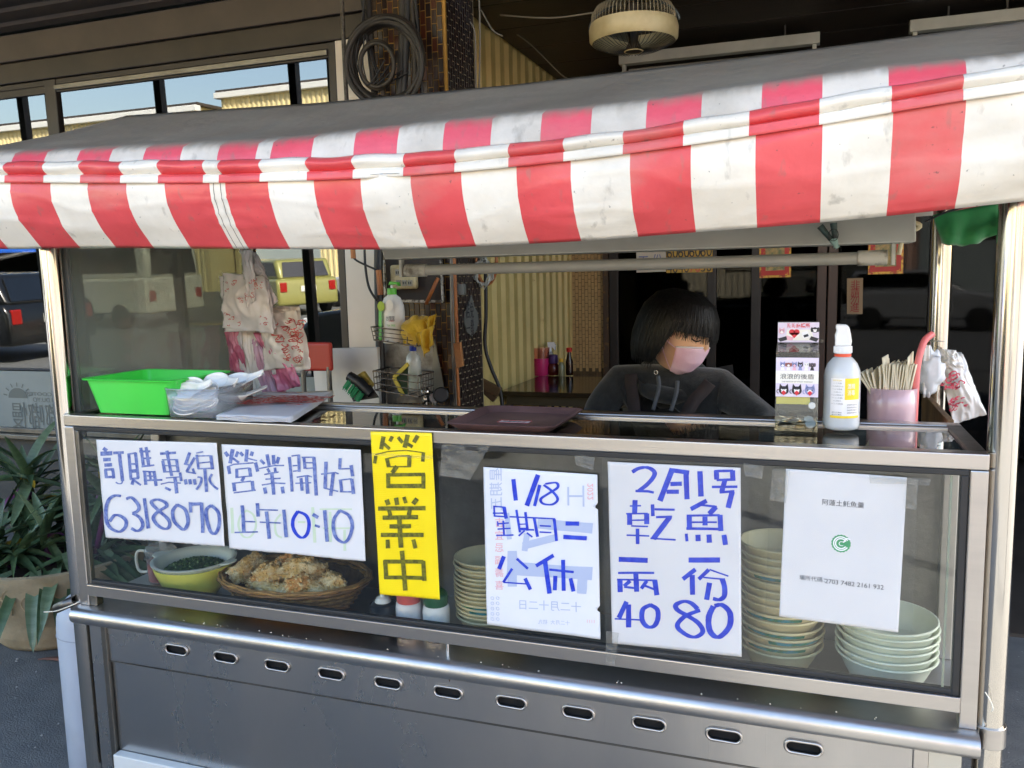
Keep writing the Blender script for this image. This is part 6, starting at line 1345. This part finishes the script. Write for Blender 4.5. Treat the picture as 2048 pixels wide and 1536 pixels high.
text('非\n請\n勿\n進', at(1710, 592, 4.98), UX, UZ, .075, mat('dark_red_print', C(150, 36, 30), .5), r, width=.062, off=.004, space=.72)

# ================================================================ THE STALL KEEPER
HY = 1.06
def hp(px, py, dy=0): return at(px, py, HY + dy)
per = thing('person', 'person in dark grey hoodie and apron with pink face mask, looking down', 'person', (-.72, HY + .05, G))
hood = mat('charcoal_fleece', C(44, 45, 46), .95, 0, C(33, 34, 35), 60, .4, .6, .25, 300, sheen=.3); skin = mat('skin', C(236, 192, 158), .5, 0, C(228, 178, 142), 12, sss=.15)
hairm = mat('black_hair', C(14, 12, 11), .5, 0, C(9, 8, 8), 40, .4, .6, .3, 90, (1, 1, .15), spec=.3); mask_m = mat('pink_mask', C(244, 206, 222), .75, 0, C(236, 188, 208), 12, bump=.15, bs=200)
HS, NK = hp(1345, 745, .05), hp(1352, 770, .06)
SHL, SHR = hp(1240, 764, .06), hp(1438, 772, .02)
def skinned(name, pts, rad, ed, m, parent, sub=2):
    me = bpy.data.meshes.new(name); o = parent.location; b = bmesh.new(); ly = b.verts.layers.skin.verify()
    vs = []
    for i, (p, r_) in enumerate(zip(pts, rad)):
        v = b.verts.new((p.x - o.x, p.y - o.y, p.z + T - o.z)); rr_ = r_ if isinstance(r_, tuple) else (r_, r_)
        v[ly].radius = rr_; v[ly].use_root = (i == 0); vs.append(v)
    for i, j in ed: b.edges.new((vs[i], vs[j]))
    b.to_mesh(me); b.free(); me.materials.append(m)
    ob = bpy.data.objects.new(name, me); sc.collection.objects.link(ob); ob.parent = parent
    md = ob.modifiers.new('skin', 'SKIN'); md.use_smooth_shade = True; md = ob.modifiers.new('sub', 'SUBSURF'); md.levels = sub; md.render_levels = sub
    return ob
WRL, WRR = hp(1300, 905, -.24), hp(1500, 890, -.28)
bp_ = [V(-.70, HY + .10, G + .82), V(-.70, HY + .09, G + 1.0), V(-.705, HY + .07, -.14), (SHL + SHR)/2 + V(0, .01, -.045), NK + V(-.01, .02, .0), hp(1355, 735, .04),
       SHL, hp(1190, 830, .03), hp(1205, 890, -.08) + V(0, 0, -.04), WRL, SHR, hp(1490, 812, -.03), hp(1545, 850, -.12), WRR,
       V(-.79, HY + .10, G + .45), V(-.79, HY + .10, G + .06), V(-.61, HY + .10, G + .45), V(-.61, HY + .10, G + .06)]
br_ = [(.19, .13), (.18, .125), (.185, .12), (.13, .09), .058, .05, .068, .056, .047, .034, .068, .054, .045, .034, .085, .055, .085, .055]
skinned('body', bp_, br_, [(0, 1), (1, 2), (2, 3), (3, 4), (4, 5), (3, 6), (6, 7), (7, 8), (8, 9), (3, 10), (10, 11), (11, 12), (12, 13), (0, 14), (14, 15), (0, 16), (16, 17)], hood, per)
for wr_, sd in ((WRL, 1), (WRR, -1)):           # hands at work below the counter edge
    d = (V(-.72, HY - .36, wr_.z - .04) - wr_).normalized(); sd_ = d.cross(UZ).normalized()*sd
    P = [wr_, wr_ + d*.07]; Rr = [(.022, .016), (.034, .014)]; E_ = [(0, 1)]
    for k, (o_, L_) in enumerate(((-.026, .055), (-.009, .066), (.009, .062), (.025, .048))):
        i = len(P); P += [wr_ + d*.085 + sd_*o_, wr_ + d*(.085 + L_*.55) + sd_*o_*1.1 - UZ*.008, wr_ + d*(.085 + L_) + sd_*o_*1.15 - UZ*.028]; Rr += [.009, .0085, .007]; E_ += [(1, i), (i, i+1), (i+1, i+2)]
    i = len(P); P += [wr_ + d*.035 - sd_*.032, wr_ + d*.062 - sd_*.048 - UZ*.012, wr_ + d*.085 - sd_*.044 - UZ*.024]; Rr += [.010, .0095, .008]; E_ += [(0, i), (i, i+1), (i+1, i+2)]
    skinned('hand', P, Rr, E_, skin, per)
# head
Hc = hp(1358, 668, -.01)
fd = (_r*.62 - _f*.66 - _u*.34).normalized(); hu = (UZ + _r*.12 - fd*(UZ + _r*.12).dot(fd)).normalized(); hs_ = fd.cross(hu).normalized()
def hd(s_, f_, u_): return Hc + hs_*s_ + fd*f_ + hu*u_
def headshape(d):                               # d = (side, fwd, up)
    j = 1.0 - .22*max(0, -d.z - .15)*(1 if abs(d.x) > 0 else 1)
    return j
mb = MB(); n, m = 36, 26; vs = []
for j in range(m + 1):
    t = math.pi*j/m
    for k in range(n):
        a = 2*math.pi*k/n; d = V(math.sin(t)*math.cos(a), math.sin(t)*math.sin(a), -math.cos(t)); q = headshape(d)
        s_, f_, u_ = .077*d.x*q, .098*d.y, .120*d.z
        if d.y > .3 and d.z < .2: f_ += .010*math.exp(-((d.z + .12)/.2)**2)*math.exp(-(d.x/.22)**2)*2.0   # nose and mouth under the mask
        vs.append(hd(s_, f_, u_))
mb.add(vs, [(j*n + k, j*n + (k+1) % n, (j+1)*n + (k+1) % n, (j+1)*n + k) for j in range(m) for k in range(n)])
head = mb.build('head', skin, per, sm=180)
def onface(az, el, k=1.0): 
    a, e = R(az), R(el); d = V(math.sin(a)*math.cos(e), math.cos(a)*math.cos(e), math.sin(e)); q = headshape(d)
    return hd(.077*d.x*q*k, .098*d.y*k, .120*d.z*k)
lash = mat('dark_lashes', C(36, 26, 22), .6); lid = mat('eyelid_skin', C(196, 142, 108), .5)
for az in (-22, 24):
    e_ = MB().tube([onface(az + q, 5 - 3*math.cos(q/10*1.4), 1.012) for q in (-11, -6, 0, 6, 11)], .0022, 6).build('eye_line', lash, head, sm=180)
    MB().tube([onface(az + q, 20 - abs(q)*.15, 1.008) for q in (-12, -4, 4, 12)], .0026, 6).build('eyebrow', lash, head, sm=180)
MB().tube([onface(0, 14, 1.0), onface(1, 4, 1.07), onface(1, -6, 1.12)], lambda t: .008 + .005*t, 8).build('nose', skin, head, sm=180)
for s in (-1, 1): MB().sphere(hd(s*.080, -.012, -.01), (.010, .020, .030), 10, 8).build('ear', skin, head, sm=180)
def mk(u, v):
    az, el = lerp(-60, 60, u), lerp(-12 + 8*math.cos((u - .5)*3), -60 - 6*math.cos((u - .5)*3), v); c_ = 1.10 + .07*math.cos((u - .5)*2.6)*math.sin(math.pi*min(1, .15 + v*.85)) + .010*math.sin(v*21)*math.sin(math.pi*u) + .012*nz((u*5, v*3, 2), 1) 
    return onface(az, el, c_)
mskp = MB().grid(24, 22, mk).build('face_mask', mask_m, per, sm=180, solid=.0018)
MB().tube([Vector(mk(k/20, .0)) for k in range(21)], .0030, 6).build('mask_edge', mat('white_mask_edge', C(232, 222, 226), .7), mskp, sm=180)
for u in (0, 1):
    for v in (.04, .9): MB().tube(smooth([Vector(mk(u, v)), lerp(Vector(mk(u, v)), hd((1 if u else -1)*.086, -.02, .0), .5) + hs_*(.004 if u else -.004), hd((1 if u else -1)*.086, -.025, .01)], 4), .0014, 5).build('ear_loop', mask_m, mskp, sm=180)
# bobbed hair: cap and overlapping locks
HP = [(0, .140), (.05, .134), (.090, .112), (.116, .070), (.127, .02), (.130, -.035), (.124, -.078), (.116, -.105)]
def hairpt(a, t, k=1.0):
    front = math.cos(a); hem = 1.0 if front < .12 else lerp(1.0, .575, min(1, (front - .12)/.36))
    x = t*hem*(len(HP) - 1); i = min(int(x), len(HP) - 2); f_ = x - i; r_ = lerp(HP[i][0], HP[i+1][0], f_)*k; h = lerp(HP[i][1], HP[i+1][1], f_)
    return hd(r_*math.sin(a)*.98, r_*math.cos(a)*(1.02 if front > 0 else 1.1) - .008, h)
hair = MB().grid(60, 20, lambda u, v: hairpt(2*math.pi*u, v*.96, .97)).build('hair', hairm, per, sm=180)
mb = MB(); rn = random.Random(4)
for k in range(2600):
    a = rn.uniform(0, 2*math.pi); t0 = rn.uniform(.03, .5); t1 = min(1.07, t0 + rn.uniform(.4, .75)); da = rn.uniform(-.16, .16); kk = rn.uniform(.975, 1.03); w_ = rn.uniform(.0010, .0028)
    pts = [hairpt(a + da*((j/7)**2), lerp(t0, t1, j/7), kk*(1 - .02*(j/7))) for j in range(8)]
    vs = []
    for j, q in enumerate(pts):
        d = (pts[min(7, j+1)] - pts[max(0, j-1)]).normalized(); n_ = (q - Hc).normalized(); s_ = d.cross(n_).normalized()*w_*(1 if j < 4 else (7.4 - j)/3.6)
        vs += [q - s_, q + n_*w_*.35, q + s_]
    mb.add(vs, [f for j in range(7) for f in ((3*j, 3*j+1, 3*j+4, 3*j+3), (3*j+1, 3*j+2, 3*j+5, 3*j+4))])
stuff(mb.build('hair_locks', hairm, hair, sm=180))
# hood, drawstrings, apron
ncen = NK + V(-.005, .0, -.012)
MB().tube([ncen + V(.088*math.cos(a) - .006, .078*math.sin(a), .018*math.sin(a) - .018*math.cos(a)*.5 + .006) for a in [2*math.pi*k/28 for k in range(28)]], .030, 10, closed=True).build('hood_collar', hood, per, sm=180)
MB().sphere(NK + V(-.03, .12, .0), (.13, .075, .10), 22, 14, lambda d: 1 + .12*nz(d*2, 1)).build('hood', hood, per, sm=180)
strm = mat('grey_cord', C(70, 74, 80), .8)
for pts in ([(1316, 752), (1318, 775), (1312, 800), (1306, 820)], [(1355, 762), (1353, 785), (1347, 805), (1342, 822)]): MB().tube(smooth([hp(a, b, -.085 - .0005*(b - 750)) for a, b in pts], 5), .0065, 8).build('drawstring', strm, per, sm=180)
MB().tube([hp(1312, 745, -.082) + V(.006*math.cos(a), 0, .006*math.sin(a)) for a in [2*math.pi*k/12 for k in range(12)]], .0014, 5, closed=True).build('eyelet', chrome, per, sm=180)
apm = mat('dark_brown_apron', C(44, 34, 34), .85, 0, C(34, 26, 26), 20)
for pts, w_ in (([(1262, 748), (1262, 770), (1266, 800), (1272, 850)], .020), ([(1420, 765), (1408, 780), (1386, 805), (1362, 850)], .020)):
    P = smooth([hp(a, b, -.045 - .0009*(b - 748)) for a, b in pts], 5); vs = []
    for i, q in enumerate(P): d = (P[min(i+1, len(P)-1)] - P[max(i-1, 0)]).normalized(); s_ = d.cross(V(0, -1, 0)).normalized()*w_; vs += [q - s_, q + s_]
    MB().add(vs, [(2*i, 2*i+1, 2*i+3, 2*i+2) for i in range(len(P) - 1)]).build('apron_strap', apm, per, sm=180, solid=.004)
MB().grid(8, 8, lambda u, v: V(lerp(-.87, -.55, u), HY - .135 - .02*math.sin(math.pi*u), lerp(-.12, -.50, v))).build('apron', apm, per, sm=180, solid=.003)
# ================================================================ POTTED PLANT AT THE LEFT
stone = mat('pale_stone_pot', C(168, 156, 128), .85, 0, C(140, 128, 100), 7, .35, .7, .5, 34)
px_, py_ = -3.30, .95
r = thing('planter', 'round pale stone planter with relief pattern at the left edge', 'planter', (px_, py_, G))
MB().lathe([(.19, 0), (.245, .006), (.262, .03), (.268, .055), (.272, .06), (.27, .085), (.285, .13), (.315, .22), (.335, .29), (.345, .32), (.35, .34), (.335, .345), (.32, .32), (.30, .29)], n=56, cap=False, wob=lambda a, z: 1 + .012*nz((6*math.cos(a), 6*math.sin(a), z*14), 1)).build('pot', stone, r, sm=50, local=True)
MB().lathe([(0, .30), (.31, .30)], n=32, cap=False).build('soil', mat('soil', C(52, 42, 34), .95), r, local=True)
rl = mat('relief_stone', C(186, 172, 138), .8, 0, C(150, 136, 104), 14)
for k in range(26):
    a = R(-150 + k*9.5 + random.uniform(-3, 3)); z = .15 + .10*random.random(); q = .285 + (z - .13)/.27*.06
    pts = [V((q + .002)*math.cos(a + .10*math.sin(t*5 + k)*t), (q + .002 + .03*t)*math.sin(a + .10*math.sin(t*5 + k)*t), z + .11*t - .05) for t in [j/9 for j in range(10)]]
    MB().tube([V(p.x, p.y, p.z) * 1 for p in pts], lambda t: .0035*(1 - .6*t), 6).build('relief', rl, r, sm=180, local=True)
lg = [mat('rhoeo_green_%d' % k, c, .42, 0, c2, 5, .4, .7, st=(8, 1, 1)) for k, (c, c2) in enumerate(((C(64, 88, 58), C(84, 108, 76)), (C(52, 74, 50), C(70, 92, 62)), (C(84, 106, 78), C(110, 130, 104))))]
lp_ = mat('rhoeo_purple', C(96, 40, 92), .45, 0, C(70, 34, 66), 8); ly_ = mat('yellowed_leaf', C(176, 150, 50), .6)
def leaf_mesh(L_, w_, droop, fold, m, name):
    mb = MB()
    def f(u, v):
        a = (u - .5)*2; ww = w_*(math.sin(math.pi*min(1, .12 + v*.88))**.62)*(1 - .35*v); ang = droop*v*v
        x = L_*(v - .16*droop*v**3); z = L_*(.0 - .42*droop*v**2.2)
        return (x, a*ww, z + fold*abs(a)*ww)
    mb.grid(4, 9, f); ob = mb.build(name, m, None, sm=180, local=True); me = ob.data; bpy.data.objects.remove(ob); return me
lm_ = []
for i in range(9):
    m = lg[i % 3] if i < 7 else (lp_ if i == 7 else ly_)
    lm_.append(leaf_mesh(.30 if i < 7 else .2, .021 + .004*(i % 3), (.15, .5, 1.0)[(i//3) % 3], .45, m, 'leaf'))
pl = thing('potted_plant', 'spiky dark green and purple leaved plant growing in the stone planter', 'plant', (px_, py_, G + .30))
rn = random.Random(11); heads = []
for k in range(15):
    a = rn.uniform(0, 6.283); q = .30*math.sqrt(rn.random()); h = rn.uniform(.02, .36); heads.append((q*math.cos(a), q*math.sin(a), h))
    MB().tube([(q*.6*math.cos(a), q*.6*math.sin(a), -.02), (q*math.cos(a), q*math.sin(a), h)], .012, 7).build('stem', lp_ if k % 3 == 0 else lg[1], pl, sm=180, local=True)
for k in range(60):                             # skirt of leaves hanging over the rim
    o = bpy.data.objects.new('leaf', lm_[rn.choice((2, 5, 4, 1, 6, 3))]); sc.collection.objects.link(o); o.parent = pl
    az = rn.uniform(0, 6.283); o.location = (.25*math.cos(az), .25*math.sin(az), rn.uniform(.0, .10)); o.rotation_euler = (rn.uniform(-.3, .3), rn.uniform(.15, 1.0), az + rn.uniform(-.4, .4)); s_ = rn.uniform(.8, 1.2); o.scale = (s_, s_, s_)
for k in range(225):
    hx, hy, hz = heads[k % len(heads)]; i = rn.choices(range(9), (5, 5, 4, 5, 5, 4, 5, 2, .4))[0]
    o = bpy.data.objects.new('leaf', lm_[i]); sc.collection.objects.link(o); o.parent = pl
    az = rn.uniform(0, 6.283); el = rn.choice((rn.uniform(.05, .5), rn.uniform(.4, 1.2), rn.uniform(-.9, .1)))
    o.location = (hx + rn.uniform(-.015, .015), hy + rn.uniform(-.015, .015), hz + rn.uniform(-.05, .03)); o.rotation_euler = (rn.uniform(-.3, .3), -el, az); s_ = rn.uniform(.72, 1.22); o.scale = (s_, s_, s_)
r = tag(MB().grid(8, 2, lambda u, v: V(lerp(-3.13, -2.88, u), .66 + .014*(v - .5)*2*math.sin(math.pi*u) + .02*math.sin(u*4), G + .008 + .006*math.sin(u*5) + .004*v)).build('fallen_leaf', mat('dry_brown_leaf', C(112, 78, 66), .8), None, sm=180, solid=.002), 'dry brown leaf lying on the asphalt below the planter', 'leaf')

mb = MB(); rn = random.Random(9)
for k in range(150):
    x, y = rn.uniform(-4.6, -2.45), rn.uniform(.15, 1.7)
    if (x - px_)**2 + (y - py_)**2 < .09: continue
    s_ = rn.uniform(.002, .006); mb.sphere((x, y, G + s_*.4), (s_*rn.uniform(.8, 1.5), s_, s_*.6), 6, 4)
stuff(tag(mb.build('grit', mat('pale_grit', C(150, 150, 146), .9), None), 'pale grit and small stones scattered on the asphalt at the left', 'grit'))
for k in range(4):
    x, y, a = ((-2.72, .42, .4), (-2.95, .30, 1.9), (-2.62, .75, 2.6), (-3.3, .5, .9))[k]
    o = bpy.data.objects.new('fallen_leaf', lm_[8] if k % 2 else r.data); sc.collection.objects.link(o); o.rotation_euler = (0, 0, a)
    if k % 2: o.location = (x, y, .012); o.scale = (.3, .3, .3)
    else: bpy.data.objects.remove(o); continue
    tag(o, ('', 'small yellow fallen leaf on the asphalt nearest the cart', '', 'small yellow fallen leaf on the asphalt in front of the planter')[k], 'leaf')
